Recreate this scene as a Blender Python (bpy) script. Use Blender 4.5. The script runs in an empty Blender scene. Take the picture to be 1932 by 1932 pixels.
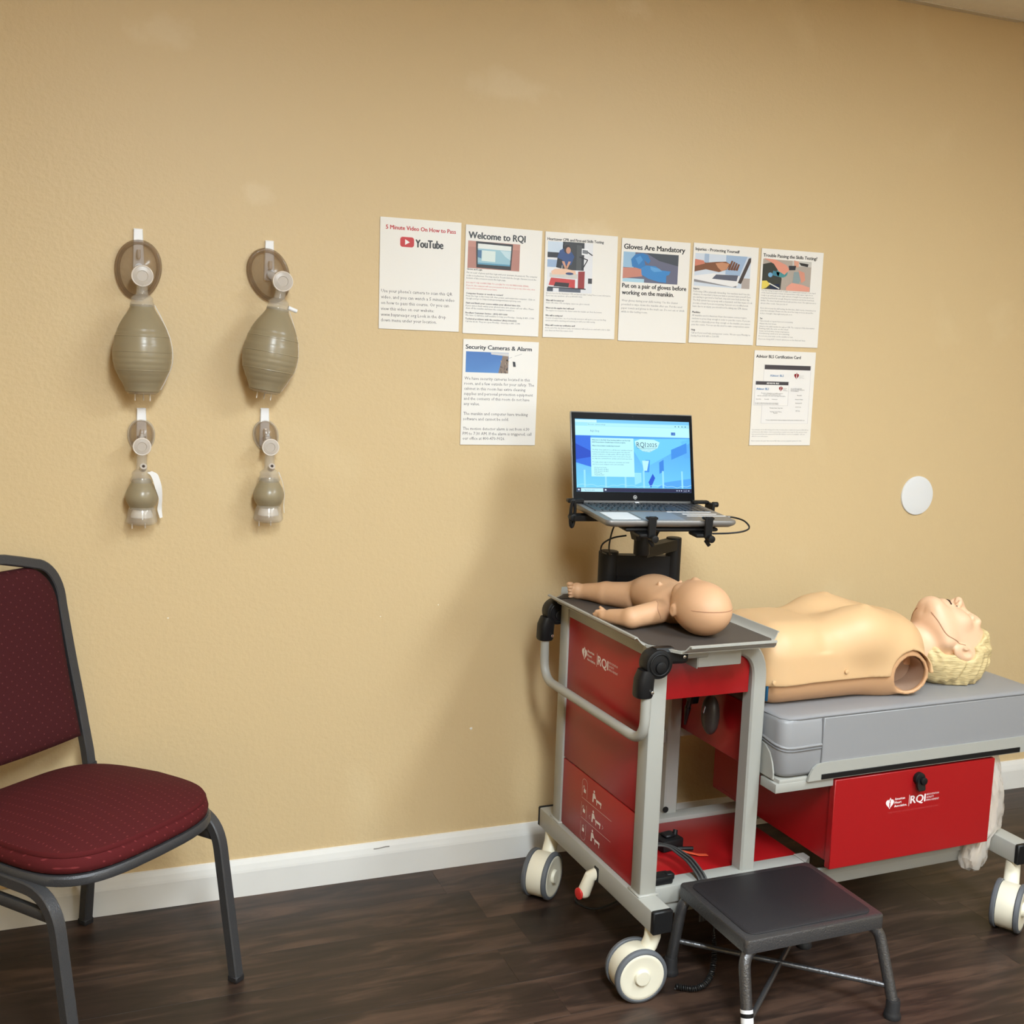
import bpy, bmesh, math, random
import numpy as np
from mathutils import Vector, Matrix

SC = bpy.context.scene
COL = SC.collection
random.seed(7)
PI = math.pi

# ------------------------------------------------------------------ camera
cam_d = bpy.data.cameras.new('camera')
cam_d.sensor_width = 36.0
cam_d.lens = 36.0 * 2083.0 / 1932.0
cam_d.clip_start = 0.02
cam = bpy.data.objects.new('camera', cam_d)
COL.objects.link(cam)
cam.matrix_world = Matrix(((0.931562, 0.016451, -0.36321, 0.0),
                           (-0.36191, 0.137664, -0.921992, -2.79153),
                           (0.034833, 0.990342, 0.134197, 1.40855),
                           (0, 0, 0, 1)))
SC.camera = cam

# ------------------------------------------------------------------ world, light, exposure
CEIL = 2.505
world = bpy.data.worlds.new('world')
SC.world = world
world.use_nodes = True
world.node_tree.nodes['Background'].inputs[0].default_value = (0.80, 0.90, 1.0, 1)
world.node_tree.nodes['Background'].inputs[1].default_value = 4.5

# (x, y, watts) of the recessed ceiling troffers of the room
TROFFERS = [(2.14, -2.15, 47.0), (0.40, -2.80, 100.0), (2.30, -4.20, 26.0), (0.30, -4.40, 60.0)]
TROFFER_SIZE = (0.36, 1.15)
LAMP_COLOUR = (0.84, 0.94, 1.0)
SC.view_settings.view_transform = 'Standard'
SC.view_settings.look = 'None'
SC.view_settings.gamma = 1.0
SC.view_settings.use_curve_mapping = False
SC.view_settings.exposure = 0.11
SC.cycles.max_bounces = 7
SC.cycles.diffuse_bounces = 4
SC.cycles.glossy_bounces = 3
SC.cycles.transmission_bounces = 3
SC.cycles.caustics_reflective = False
SC.cycles.caustics_refractive = False

# ------------------------------------------------------------------ helpers
def lin(c):
    c = c / 255.0
    return c / 12.92 if c <= 0.04045 else ((c + 0.055) / 1.055) ** 2.4

def rgb(r, g, b):
    return (lin(r), lin(g), lin(b), 1.0)

def mat(name, col, rough=0.5, metal=0.0, alpha=1.0, bump=0.0, bscale=200.0, vary=0.0, vscale=6.0,
        coat=0.0, sub=0.0, spec=None, wear=None):
    m = bpy.data.materials.new(name)
    m.use_nodes = True
    nt = m.node_tree
    b = nt.nodes['Principled BSDF']
    b.inputs['Base Color'].default_value = col
    b.inputs['Roughness'].default_value = rough
    b.inputs['Metallic'].default_value = metal
    b.inputs['Alpha'].default_value = alpha
    if coat:
        b.inputs['Coat Weight'].default_value = coat
        b.inputs['Coat Roughness'].default_value = 0.15
    if spec is not None:
        b.inputs['Specular IOR Level'].default_value = spec
    if sub:
        b.inputs['Subsurface Weight'].default_value = sub
        b.inputs['Subsurface Radius'].default_value = (0.012, 0.006, 0.003)
        b.inputs['Subsurface Scale'].default_value = 0.6
    tc = nt.nodes.new('ShaderNodeTexCoord')
    if vary:
        n = nt.nodes.new('ShaderNodeTexNoise')
        n.inputs['Scale'].default_value = vscale
        n.inputs['Detail'].default_value = 4
        nt.links.new(tc.outputs['Object'], n.inputs['Vector'])
        mx = nt.nodes.new('ShaderNodeMix')
        mx.data_type = 'RGBA'
        mx.inputs['A'].default_value = tuple(x * (1 - vary) for x in col[:3]) + (1,)
        mx.inputs['B'].default_value = tuple(min(1, x * (1 + vary)) for x in col[:3]) + (1,)
        nt.links.new(n.outputs['Fac'], mx.inputs['Factor'])
        nt.links.new(mx.outputs['Result'], b.inputs['Base Color'])
    if bump:
        n2 = nt.nodes.new('ShaderNodeTexNoise')
        n2.inputs['Scale'].default_value = bscale
        n2.inputs['Detail'].default_value = 3
        nt.links.new(tc.outputs['Object'], n2.inputs['Vector'])
        bp = nt.nodes.new('ShaderNodeBump')
        bp.inputs['Strength'].default_value = bump
        bp.inputs['Distance'].default_value = 0.002
        nt.links.new(n2.outputs['Fac'], bp.inputs['Height'])
        nt.links.new(bp.outputs['Normal'], b.inputs['Normal'])
    return m

def print_mat(name, emit=0.0, rough=0.45):
    """ink or lit pixels: colour comes from the mesh's own 'ink' attribute"""
    m = bpy.data.materials.new(name)
    m.use_nodes = True
    nt = m.node_tree
    b = nt.nodes['Principled BSDF']
    a = nt.nodes.new('ShaderNodeAttribute')
    a.attribute_name = 'ink'
    b.inputs['Roughness'].default_value = rough
    if emit:
        b.inputs['Base Color'].default_value = (0.01, 0.01, 0.012, 1)
        b.inputs['Roughness'].default_value = 0.25
        b.inputs['Specular IOR Level'].default_value = 0.06
        nt.links.new(a.outputs['Color'], b.inputs['Emission Color'])
        b.inputs['Emission Strength'].default_value = emit
    else:
        nt.links.new(a.outputs['Color'], b.inputs['Base Color'])
    return m

def link(o, parent=None):
    COL.objects.link(o)
    if parent is not None:
        o.parent = parent
    return o

def tag(o, label=None, cat=None, group=None, kind=None):
    if label:
        o['label'] = label
    if cat:
        o['category'] = cat
    if group:
        o['group'] = group
    if kind:
        o['kind'] = kind
    return o

def thing(name, label, cat, loc=(0, 0, 0), rotz=0.0, group=None):
    o = bpy.data.objects.new(name, None)
    o.empty_display_size = 0.05
    o.location = loc
    o.rotation_euler = (0, 0, rotz)
    COL.objects.link(o)
    return tag(o, label, cat, group)

def V(*a):
    return Vector(a)

def fillet(pts, rad, n=7):
    """polyline with rounded corners; rad is one number or one per inner corner"""
    pts = [Vector(p) for p in pts]
    out = [pts[0]]
    for i in range(1, len(pts) - 1):
        a, b, c = pts[i - 1], pts[i], pts[i + 1]
        rr = rad[i - 1] if isinstance(rad, (list, tuple)) else rad
        d1, d2 = (a - b), (c - b)
        t = min(rr, d1.length * 0.49, d2.length * 0.49)
        p, q = b + d1.normalized() * t, b + d2.normalized() * t
        for k in range(n + 1):
            s = k / n
            out.append(p * (1 - s) ** 2 + b * (2 * s * (1 - s)) + q * s * s)
    out.append(pts[-1])
    return out

def spline(pts, n=8):
    """Catmull-Rom through the points"""
    P = [Vector(p) for p in pts]
    P = [P[0] * 2 - P[1]] + P + [P[-1] * 2 - P[-2]]
    out = []
    for i in range(1, len(P) - 2):
        a, b, c, d = P[i - 1:i + 3]
        for k in range(n):
            t = k / n
            out.append(0.5 * ((2 * b) + (c - a) * t + (2 * a - 5 * b + 4 * c - d) * t * t + (3 * b - a - 3 * c + d) * t ** 3))
    out.append(P[-2])
    return out

class MB:
    def __init__(self):
        self.v, self.f = [], []

    def add(self, verts, faces):
        o = len(self.v)
        self.v += [tuple(p) for p in verts]
        self.f += [tuple(i + o for i in q) for q in faces]
        return self

    def bm(self, bm_):
        bm_.verts.index_update()
        self.add([v.co.copy() for v in bm_.verts], [[v.index for v in f.verts] for f in bm_.faces])
        bm_.free()
        return self

    def box(self, x0, x1, y0, y1, z0, z1, bev=0.0, seg=2, M=None):
        b = bmesh.new()
        bmesh.ops.create_cube(b, size=1.0)
        for v in b.verts:
            v.co = Vector(((x0 + x1) / 2 + v.co.x * (x1 - x0), (y0 + y1) / 2 + v.co.y * (y1 - y0), (z0 + z1) / 2 + v.co.z * (z1 - z0)))
        if bev:
            bmesh.ops.bevel(b, geom=list(b.edges), offset=bev, segments=seg, profile=0.5, affect='EDGES')
        if M is not None:
            bmesh.ops.transform(b, matrix=M, verts=b.verts)
        return self.bm(b)

    def tube(self, path, r, seg=12, caps=True, square=None, up=None, closed=False):
        P = [Vector(p) for p in path]
        n = len(P)
        rad = r if isinstance(r, (list, tuple)) else [r] * n
        T = []
        for i in range(n):
            a = P[i - 1] if (i > 0 or closed) else P[i]
            c = P[(i + 1) % n] if (i < n - 1 or closed) else P[i]
            t = c - a
            T.append(t.normalized() if t.length > 1e-9 else Vector((0, 0, 1)))
        u = Vector(up) if up is not None else (Vector((0, 0, 1)) if abs(T[0].z) < 0.9 else Vector((1, 0, 0)))
        u = (u - T[0] * u.dot(T[0])).normalized()
        if square:
            a, b = square
            k = 0.22
            cs = [(a * x, b * y) for x, y in ((1, 1 - k), (1 - k, 1), (k - 1, 1), (-1, 1 - k), (-1, k - 1), (k - 1, -1), (1 - k, -1), (1, k - 1))]
        else:
            cs = [(math.cos(2 * PI * j / seg), math.sin(2 * PI * j / seg)) for j in range(seg)]
        m = len(cs)
        vs = []
        for i in range(n):
            if i:
                u = (u - T[i] * u.dot(T[i]))
                u.normalize()
            w = T[i].cross(u)
            for a, b in cs:
                vs.append(P[i] + (u * a + w * b) * (1.0 if square else rad[i]))
        fs = []
        for i in range(n if closed else n - 1):
            for j in range(m):
                i2 = (i + 1) % n
                fs.append((i * m + j, i * m + (j + 1) % m, i2 * m + (j + 1) % m, i2 * m + j))
        if caps and not closed:
            fs.append(tuple(range(m))[::-1])
            fs.append(tuple((n - 1) * m + j for j in range(m)))
        return self.add(vs, fs)

    def lathe(self, prof, M=None, seg=28, caps=True):
        """prof: list of (radius, height) along +z"""
        vs, fs = [], []
        n = len(prof)
        for r, h in prof:
            for j in range(seg):
                a = 2 * PI * j / seg
                vs.append(Vector((r * math.cos(a), r * math.sin(a), h)))
        for i in range(n - 1):
            for j in range(seg):
                fs.append((i * seg + j, i * seg + (j + 1) % seg, (i + 1) * seg + (j + 1) % seg, (i + 1) * seg + j))
        if caps:
            fs.append(tuple(range(seg))[::-1])
            fs.append(tuple((n - 1) * seg + j for j in range(seg)))
        if M is not None:
            vs = [M @ v for v in vs]
        return self.add(vs, fs)

    def prism(self, poly, a, b, axis='z', M=None):
        """polygon (2-D) pushed from a to b along an axis; 2-D coordinates are the other two axes in order"""
        n = len(poly)
        def pt(p, t):
            if axis == 'z':
                return Vector((p[0], p[1], t))
            if axis == 'y':
                return Vector((p[0], t, p[1]))
            return Vector((t, p[0], p[1]))
        vs = [pt(p, a) for p in poly] + [pt(p, b) for p in poly]
        if M is not None:
            vs = [M @ v for v in vs]
        fs = [tuple(range(n)), tuple(range(n, 2 * n))[::-1]]
        for i in range(n):
            fs.append((i, n + i, n + (i + 1) % n, (i + 1) % n))
        return self.add(vs, fs)

    def loops(self, rings, cap0=True, cap1=True):
        m = len(rings[0])
        vs = [p for r in rings for p in r]
        fs = []
        for i in range(len(rings) - 1):
            for j in range(m):
                fs.append((i * m + j, i * m + (j + 1) % m, (i + 1) * m + (j + 1) % m, (i + 1) * m + j))
        if cap0:
            fs.append(tuple(range(m))[::-1])
        if cap1:
            fs.append(tuple((len(rings) - 1) * m + j for j in range(m)))
        return self.add(vs, fs)

    def mesh(self, name, material, smooth=True, angle=40):
        me = bpy.data.meshes.new(name)
        me.from_pydata([tuple(p) for p in self.v], [], self.f)
        b = bmesh.new()
        b.from_mesh(me)
        bmesh.ops.recalc_face_normals(b, faces=b.faces)
        b.to_mesh(me)
        b.free()
        if smooth:
            me.polygons.foreach_set('use_smooth', [True] * len(me.polygons))
            me.set_sharp_from_angle(angle=math.radians(angle))
        if material:
            me.materials.append(material)
        me.update()
        return me

    def build(self, name, material, parent=None, smooth=True, angle=40, label=None):
        o = bpy.data.objects.new(name, self.mesh(name, material, smooth, angle))
        if label:
            o['label'] = label
        return link(o, parent)

def cling(fn, p, off=0.0, it=6):
    """move a point onto the surface fn = off"""
    p = np.array(p, float)
    e = 1e-4
    for _ in range(it):
        pts = np.array([p, p + (e, 0, 0), p + (0, e, 0), p + (0, 0, e)])
        f = fn(pts[:, 0], pts[:, 1], pts[:, 2])
        g = (f[1:] - f[0]) / e
        p = p - (f[0] - off) * g / max(1e-6, g @ g)
    return Vector(p.tolist())

def axis_matrix(p, d, up=(0, 0, 1)):
    """matrix whose +z is d, placed at p"""
    z = Vector(d).normalized()
    q = z.to_track_quat('Z', 'Y')
    return Matrix.Translation(Vector(p)) @ q.to_matrix().to_4x4()

def cyl(mb, p, q, r, r2=None, seg=20):
    p, q = Vector(p), Vector(q)
    L = (q - p).length
    return mb.lathe([(r, 0), (r2 if r2 is not None else r, L)], axis_matrix(p, q - p), seg)

def rcyl(mb, p, q, r, e=0.002, seg=28):
    """cylinder with rounded rims"""
    p, q = Vector(p), Vector(q)
    L = (q - p).length
    return mb.lathe([(r - e, 0), (r - 0.3 * e, 0.3 * e), (r, e), (r, L - e), (r - 0.3 * e, L - 0.3 * e), (r - e, L)], axis_matrix(p, q - p), seg)

def ball(mb, c, r, seg=16):
    rr = r if isinstance(r, (tuple, list)) else (r, r, r)
    n = seg // 2
    prof = [(max(1e-5, math.sin(PI * k / n)), -math.cos(PI * k / n)) for k in range(n + 1)]
    M = Matrix.Translation(Vector(c)) @ Matrix.Diagonal((*rr, 1))
    return mb.lathe(prof, M, seg, caps=False)

# ---- signed-distance modelling (soft bodies), meshed with surface nets
def net(fn, lo, hi, h):
    ax = [np.arange(lo[i], hi[i] + h, h) for i in range(3)]
    X, Y, Z = np.meshgrid(*ax, indexing='ij')
    F = fn(X, Y, Z)
    n = [s - 1 for s in F.shape]
    acc = np.zeros(n + [3]); cnt = np.zeros(n)
    cor = [(i, j, k) for i in (0, 1) for j in (0, 1) for k in (0, 1)]
    sl = lambda c: tuple(slice(c[d], c[d] + n[d]) for d in range(3))
    for a in cor:
        for d in range(3):
            if a[d] == 0:
                b = list(a); b[d] = 1
                fa, fb = F[sl(a)], F[sl(b)]
                mk = (fa < 0) != (fb < 0)
                t = np.where(mk, fa / np.where(mk, fa - fb, 1), 0)
                for e in range(3):
                    acc[..., e] += np.where(mk, a[e] + (t if e == d else 0), 0)
                cnt += mk
    on = cnt > 0
    idx = -np.ones(n, int)
    idx[on] = np.arange(on.sum())
    cell = np.argwhere(on)
    pos = (cell + acc[on] / cnt[on][:, None]) * h + np.array(lo)
    faces = []
    for d in range(3):
        e1, e2 = [(1, 2), (2, 0), (0, 1)][d]
        S = [slice(1, n[i]) for i in range(3)]
        S[d] = slice(0, n[d])
        A = F[tuple(S)]
        S2 = list(S); S2[d] = slice(1, n[d] + 1)
        B = F[tuple(S2)]
        mk = (A < 0) != (B < 0)
        ii = np.argwhere(mk)
        off = np.array([1, 1, 1]); off[d] = 0
        base = ii + off
        def cellof(du, dv):
            c = base.copy(); c[:, e1] -= du; c[:, e2] -= dv
            return idx[c[:, 0], c[:, 1], c[:, 2]]
        q = np.stack([cellof(1, 1), cellof(0, 1), cellof(0, 0), cellof(1, 0)], 1)
        flip = (A < 0)[mk]
        q[~flip] = q[~flip][:, ::-1]
        faces.append(q)
    q = np.concatenate(faces)
    return pos, q[(q >= 0).all(1)]

def soft(name, fn, lo, hi, h, material, parent=None, offset=(0, 0, 0), relax=2):
    pos, q = net(fn, lo, hi, h)
    e = np.concatenate([q[:, [0, 1]], q[:, [1, 2]], q[:, [2, 3]], q[:, [3, 0]]])
    for _ in range(relax):
        s = np.zeros_like(pos); c = np.zeros(len(pos))
        for a, b in ((0, 1), (1, 0)):
            np.add.at(s, e[:, a], pos[e[:, b]]); np.add.at(c, e[:, a], 1)
        pos = 0.5 * pos + 0.5 * s / np.maximum(c, 1)[:, None]
    me = bpy.data.meshes.new(name)
    me.from_pydata((pos - np.array(offset)).tolist(), [], q.tolist())
    me.polygons.foreach_set('use_smooth', [True] * len(me.polygons))
    me.materials.append(material)
    me.update()
    return link(bpy.data.objects.new(name, me), parent)

def s_ell(X, Y, Z, c, r):
    x, y, z = (X - c[0]) / r[0], (Y - c[1]) / r[1], (Z - c[2]) / r[2]
    k0 = np.sqrt(x * x + y * y + z * z)
    k1 = np.sqrt((x / r[0]) ** 2 + (y / r[1]) ** 2 + (z / r[2]) ** 2)
    return k0 * (k0 - 1) / np.maximum(k1, 1e-6)

def s_cap(X, Y, Z, a, b, ra, rb):
    a = np.array(a, float); b = np.array(b, float)
    d = b - a
    t = ((X - a[0]) * d[0] + (Y - a[1]) * d[1] + (Z - a[2]) * d[2]) / (d @ d)
    t = np.clip(t, 0, 1)
    return np.sqrt((X - a[0] - t * d[0]) ** 2 + (Y - a[1] - t * d[1]) ** 2 + (Z - a[2] - t * d[2]) ** 2) - (ra + (rb - ra) * t)

def s_box(X, Y, Z, c, hs, r):
    q = [np.abs(A - c[i]) - (hs[i] - r) for i, A in enumerate((X, Y, Z))]
    out = np.sqrt(sum(np.maximum(v, 0) ** 2 for v in q))
    return out + np.minimum(np.maximum(q[0], np.maximum(q[1], q[2])), 0) - r

def s_cyl_y(X, Y, Z, c, r, y0, y1):
    d = np.sqrt((X - c[0]) ** 2 + (Z - c[1]) ** 2) - r
    return np.maximum(d, np.maximum(y0 - Y, Y - y1))

def smin(a, b, k):
    h = np.clip(0.5 + 0.5 * (b - a) / k, 0, 1)
    return b * (1 - h) + a * h - k * h * (1 - h)

def smax(a, b, k):
    return -smin(-a, -b, k)

# ---- flat print: polygons and lettering on a plane
_font_tmp = bpy.data.curves.new('lettering', 'FONT')
_font_obj = bpy.data.objects.new('lettering', _font_tmp)
COL.objects.link(_font_obj)

def glyphs(s, bold=0.0, res=2):
    _font_tmp.body = s
    _font_tmp.size = 1.0
    _font_tmp.resolution_u = res
    _font_tmp.offset = bold
    bpy.context.view_layer.update()
    dg = bpy.context.evaluated_depsgraph_get()
    ev = _font_obj.evaluated_get(dg)
    me = ev.to_mesh()
    v = [(p.co.x, p.co.y) for p in me.vertices]
    f = [tuple(q.vertices) for q in me.polygons]
    ev.to_mesh_clear()
    return v, f

class Print:
    """flat marks on a plane; u right, w up, n towards the reader"""
    def __init__(self, o, u, w, step=0.00012):
        self.o, self.u, self.w = Vector(o), Vector(u), Vector(w)
        self.n = self.u.cross(self.w).normalized()
        self.step = step
        self.v, self.f, self.c = [], [], []

    def poly(self, pts, col, layer=0, cols=None):
        b = len(self.v)
        for i, (x, y) in enumerate(pts):
            self.v.append(tuple(self.o + self.u * x + self.w * y + self.n * (self.step * (layer + 1))))
            self.c.append(cols[i] if cols else col)
        self.f.append(tuple(range(b, b + len(pts))))
        return self

    def rect(self, x0, x1, y0, y1, col, layer=0, cols=None):
        return self.poly([(x0, y0), (x1, y0), (x1, y1), (x0, y1)], col, layer, cols)

    def disc(self, x, y, rx, ry, col, layer=0, n=20):
        return self.poly([(x + rx * math.cos(2 * PI * k / n), y + ry * math.sin(2 * PI * k / n)) for k in range(n)], col, layer)

    def rrect(self, x0, x1, y0, y1, r, col, layer=0):
        P = []
        for cx, cy, a0 in ((x1 - r, y1 - r, 0), (x0 + r, y1 - r, 90), (x0 + r, y0 + r, 180), (x1 - r, y0 + r, 270)):
            for k in range(5):
                a = math.radians(a0 + 22.5 * k)
                P.append((cx + r * math.cos(a), cy + r * math.sin(a)))
        return self.poly(P, col, layer)

    def line(self, x0, y0, x1, y1, t, col, layer=0):
        d = Vector((x1 - x0, y1 - y0)); nrm = Vector((-d.y, d.x)).normalized() * t / 2
        return self.poly([(x0 + nrm.x, y0 + nrm.y), (x0 - nrm.x, y0 - nrm.y), (x1 - nrm.x, y1 - nrm.y), (x1 + nrm.x, y1 + nrm.y)], col, layer)

    def text(self, s, x0, base, cap, col, x1=None, bold=0.0, layer=1, res=2, centre=None):
        gv, gf = glyphs(s, 0.0, res)
        if not gv:
            return self
        xs = [p[0] for p in gv]
        mn, wd = min(xs), max(xs) - min(xs)
        sy = cap / 0.72
        sx = (x1 - x0) / wd if x1 is not None else sy
        if centre is not None:
            x0 = centre - wd * sx / 2
        # heavier strokes: the same letters struck again a hair to each side
        shifts = ((0, 0),) if not bold else ((-1.6 * bold * sy, 0), (1.6 * bold * sy, 0), (0, .8 * bold * sy), (0, -.8 * bold * sy))
        for k, (dx, dy) in enumerate(shifts):
            b = len(self.v)
            for x, y in gv:
                self.v.append(tuple(self.o + self.u * (x0 + (x - mn) * sx + dx) + self.w * (base + y * sy + dy) + self.n * (self.step * (layer + 1 + .12 * k))))
                self.c.append(col)
            self.f += [tuple(i + b for i in q) for q in gf]
        return self

    def build(self, name, material, parent, label=None):
        me = bpy.data.meshes.new(name)
        me.from_pydata(self.v, [], self.f)
        at = me.color_attributes.new('ink', 'FLOAT_COLOR', 'POINT')
        at.data.foreach_set('color', [x for c in self.c for x in c])
        me.materials.append(material)
        me.update()
        o = link(bpy.data.objects.new(name, me), parent)
        if label:
            o['label'] = label
        return o

# ------------------------------------------------------------------ materials
PATCHES = [(.19, 2.135, .085, .050), (1.04, 2.115, .14, .05), (1.30, 1.755, .13, .05), (.41, 1.79, .05, .035), (1.40, 2.36, .06, .04)]
def wall_material():
    m = mat('painted wall', rgb(213, 187, 143), 0.46, spec=0.4)
    nt = m.node_tree; b = nt.nodes['Principled BSDF']; L = nt.links
    tc = nt.nodes['Texture Coordinate']
    # roller stipple
    n1 = nt.nodes.new('ShaderNodeTexNoise'); n1.inputs['Scale'].default_value = 75; n1.inputs['Detail'].default_value = 5; n1.inputs['Roughness'].default_value = 0.6
    n2 = nt.nodes.new('ShaderNodeTexNoise'); n2.inputs['Scale'].default_value = 9; n2.inputs['Detail'].default_value = 3
    L.new(tc.outputs['Object'], n1.inputs['Vector']); L.new(tc.outputs['Object'], n2.inputs['Vector'])
    ad = nt.nodes.new('ShaderNodeMath'); ad.operation = 'MULTIPLY_ADD'; ad.inputs[1].default_value = 0.5
    L.new(n2.outputs['Fac'], ad.inputs[0]); L.new(n1.outputs['Fac'], ad.inputs[2])
    bp = nt.nodes.new('ShaderNodeBump'); bp.inputs['Strength'].default_value = 0.35; bp.inputs['Distance'].default_value = 0.004
    L.new(ad.outputs[0], bp.inputs['Height']); L.new(bp.outputs['Normal'], b.inputs['Normal'])
    # touched-up paint patches, a little paler
    n3 = nt.nodes.new('ShaderNodeTexNoise'); n3.inputs['Scale'].default_value = 2.3; n3.inputs['Detail'].default_value = 6; n3.inputs['Distortion'].default_value = 0.6
    L.new(tc.outputs['Object'], n3.inputs['Vector'])
    cr = nt.nodes.new('ShaderNodeValToRGB')
    cr.color_ramp.elements[0].position = 0.62; cr.color_ramp.elements[0].color = rgb(213, 187, 143)
    cr.color_ramp.elements[1].position = 0.78; cr.color_ramp.elements[1].color = rgb(219, 195, 152)
    L.new(n3.outputs['Fac'], cr.inputs['Fac'])
    out = cr.outputs['Color']
    # filler patches that were rolled over in a paler batch
    for cx, cz, sx, sz in PATCHES:
        mp = nt.nodes.new('ShaderNodeMapping'); mp.inputs['Location'].default_value = (-cx / sx, 0, -cz / sz); mp.inputs['Scale'].default_value = (1 / sx, 1, 1 / sz)
        L.new(tc.outputs['Object'], mp.inputs['Vector'])
        ln = nt.nodes.new('ShaderNodeVectorMath'); ln.operation = 'LENGTH'; L.new(mp.outputs[0], ln.inputs[0])
        ns = nt.nodes.new('ShaderNodeTexNoise'); ns.inputs['Scale'].default_value = 22; ns.inputs['Detail'].default_value = 4; L.new(tc.outputs['Object'], ns.inputs['Vector'])
        a1 = nt.nodes.new('ShaderNodeMath'); a1.operation = 'MULTIPLY_ADD'; a1.inputs[1].default_value = 1.6; L.new(ns.outputs['Fac'], a1.inputs[0]); L.new(ln.outputs['Value'], a1.inputs[2])
        mr = nt.nodes.new('ShaderNodeMapRange'); mr.inputs['From Min'].default_value = 1.15; mr.inputs['From Max'].default_value = 1.75; mr.inputs['To Min'].default_value = 0.5; mr.inputs['To Max'].default_value = 0.0
        L.new(a1.outputs[0], mr.inputs['Value'])
        mx = nt.nodes.new('ShaderNodeMix'); mx.data_type = 'RGBA'; mx.inputs['B'].default_value = rgb(224, 202, 164)
        L.new(mr.outputs['Result'], mx.inputs['Factor']); L.new(out, mx.inputs['A']); out = mx.outputs['Result']
    L.new(out, b.inputs['Base Color'])
    return m

def wood_material():
    m = mat('dark plank', rgb(60, 46, 40), 0.42, spec=0.4)
    nt = m.node_tree; b = nt.nodes['Principled BSDF']; L = nt.links
    tc = nt.nodes['Texture Coordinate']
    oi = nt.nodes.new('ShaderNodeObjectInfo')
    ofs = nt.nodes.new('ShaderNodeCombineXYZ')
    mu = nt.nodes.new('ShaderNodeMath'); mu.operation = 'MULTIPLY'; mu.inputs[1].default_value = 17.0
    L.new(oi.outputs['Random'], mu.inputs[0]); L.new(mu.outputs[0], ofs.inputs['X']); L.new(mu.outputs[0], ofs.inputs['Z'])
    va = nt.nodes.new('ShaderNodeVectorMath'); va.operation = 'ADD'
    L.new(tc.outputs['Object'], va.inputs[0]); L.new(ofs.outputs[0], va.inputs[1])
    mp = nt.nodes.new('ShaderNodeMapping'); mp.inputs['Scale'].default_value = (1.0, 7.0, 1.0)
    L.new(va.outputs[0], mp.inputs['Vector'])
    n = nt.nodes.new('ShaderNodeTexNoise'); n.inputs['Scale'].default_value = 3.2; n.inputs['Detail'].default_value = 7; n.inputs['Roughness'].default_value = 0.62; n.inputs['Distortion'].default_value = 0.9
    L.new(mp.outputs[0], n.inputs['Vector'])
    n2 = nt.nodes.new('ShaderNodeTexNoise'); n2.inputs['Scale'].default_value = 2.4; n2.inputs['Detail'].default_value = 3
    L.new(va.outputs[0], n2.inputs['Vector'])
    ad = nt.nodes.new('ShaderNodeMath'); ad.operation = 'MULTIPLY_ADD'; ad.inputs[1].default_value = 0.55
    L.new(n2.outputs['Fac'], ad.inputs[0]); L.new(n.outputs['Fac'], ad.inputs[2])
    rn = nt.nodes.new('ShaderNodeMath'); rn.operation = 'MULTIPLY_ADD'; rn.inputs[1].default_value = 0.10
    L.new(oi.outputs['Random'], rn.inputs[0]); L.new(ad.outputs[0], rn.inputs[2])
    cr = nt.nodes.new('ShaderNodeValToRGB')
    e = cr.color_ramp.elements
    e[0].position = 0.58; e[0].color = rgb(32, 24, 20)
    e[1].position = 1.08; e[1].color = rgb(80, 60, 49)
    k = e.new(0.80); k.color = rgb(48, 36, 30)
    L.new(rn.outputs[0], cr.inputs['Fac']); L.new(cr.outputs['Color'], b.inputs['Base Color'])
    bp = nt.nodes.new('ShaderNodeBump'); bp.inputs['Strength'].default_value = 0.12; bp.inputs['Distance'].default_value = 0.002
    L.new(n.outputs['Fac'], bp.inputs['Height']); L.new(bp.outputs['Normal'], b.inputs['Normal'])
    return m

def fabric_material(name, plane, scale, base):
    """woven dots on a regular grid; plane picks the two object axes they lie in"""
    m = mat(name, base, 0.9, bump=0.25, bscale=900, spec=0.2)
    nt = m.node_tree; b = nt.nodes['Principled BSDF']; L = nt.links
    tc = nt.nodes['Texture Coordinate']
    sp = nt.nodes.new('ShaderNodeSeparateXYZ'); L.new(tc.outputs['Object'], sp.inputs[0])
    cb = nt.nodes.new('ShaderNodeCombineXYZ')
    if plane == 'side':
        sm = nt.nodes.new('ShaderNodeMath'); sm.operation = 'MULTIPLY_ADD'; sm.inputs[1].default_value = 0.8
        L.new(sp.outputs['Y'], sm.inputs[0]); L.new(sp.outputs['X'], sm.inputs[2]); L.new(sm.outputs[0], cb.inputs['X'])
    else:
        L.new(sp.outputs['X'], cb.inputs['X'])
    L.new(sp.outputs['Y' if plane == 'xy' else 'Z'], cb.inputs['Y'])
    mp = nt.nodes.new('ShaderNodeMapping'); mp.inputs['Scale'].default_value = (scale[0], scale[1], 1)
    mp.inputs['Rotation'].default_value = (0, 0, math.radians(scale[2]))
    L.new(cb.outputs[0], mp.inputs['Vector'])
    vo = nt.nodes.new('ShaderNodeTexVoronoi'); vo.voronoi_dimensions = '2D'; vo.inputs['Scale'].default_value = 1.0; vo.inputs['Randomness'].default_value = 0.10
    L.new(mp.outputs[0], vo.inputs['Vector'])
    cr = nt.nodes.new('ShaderNodeValToRGB')
    cr.color_ramp.elements[0].position = 0.05; cr.color_ramp.elements[0].color = tuple(min(1, c * 2.1 + .010) for c in base[:3]) + (1,)
    cr.color_ramp.elements[1].position = 0.13; cr.color_ramp.elements[1].color = base
    L.new(vo.outputs['Distance'], cr.inputs['Fac'])
    L.new(cr.outputs['Color'], b.inputs['Base Color'])
    return m

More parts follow.
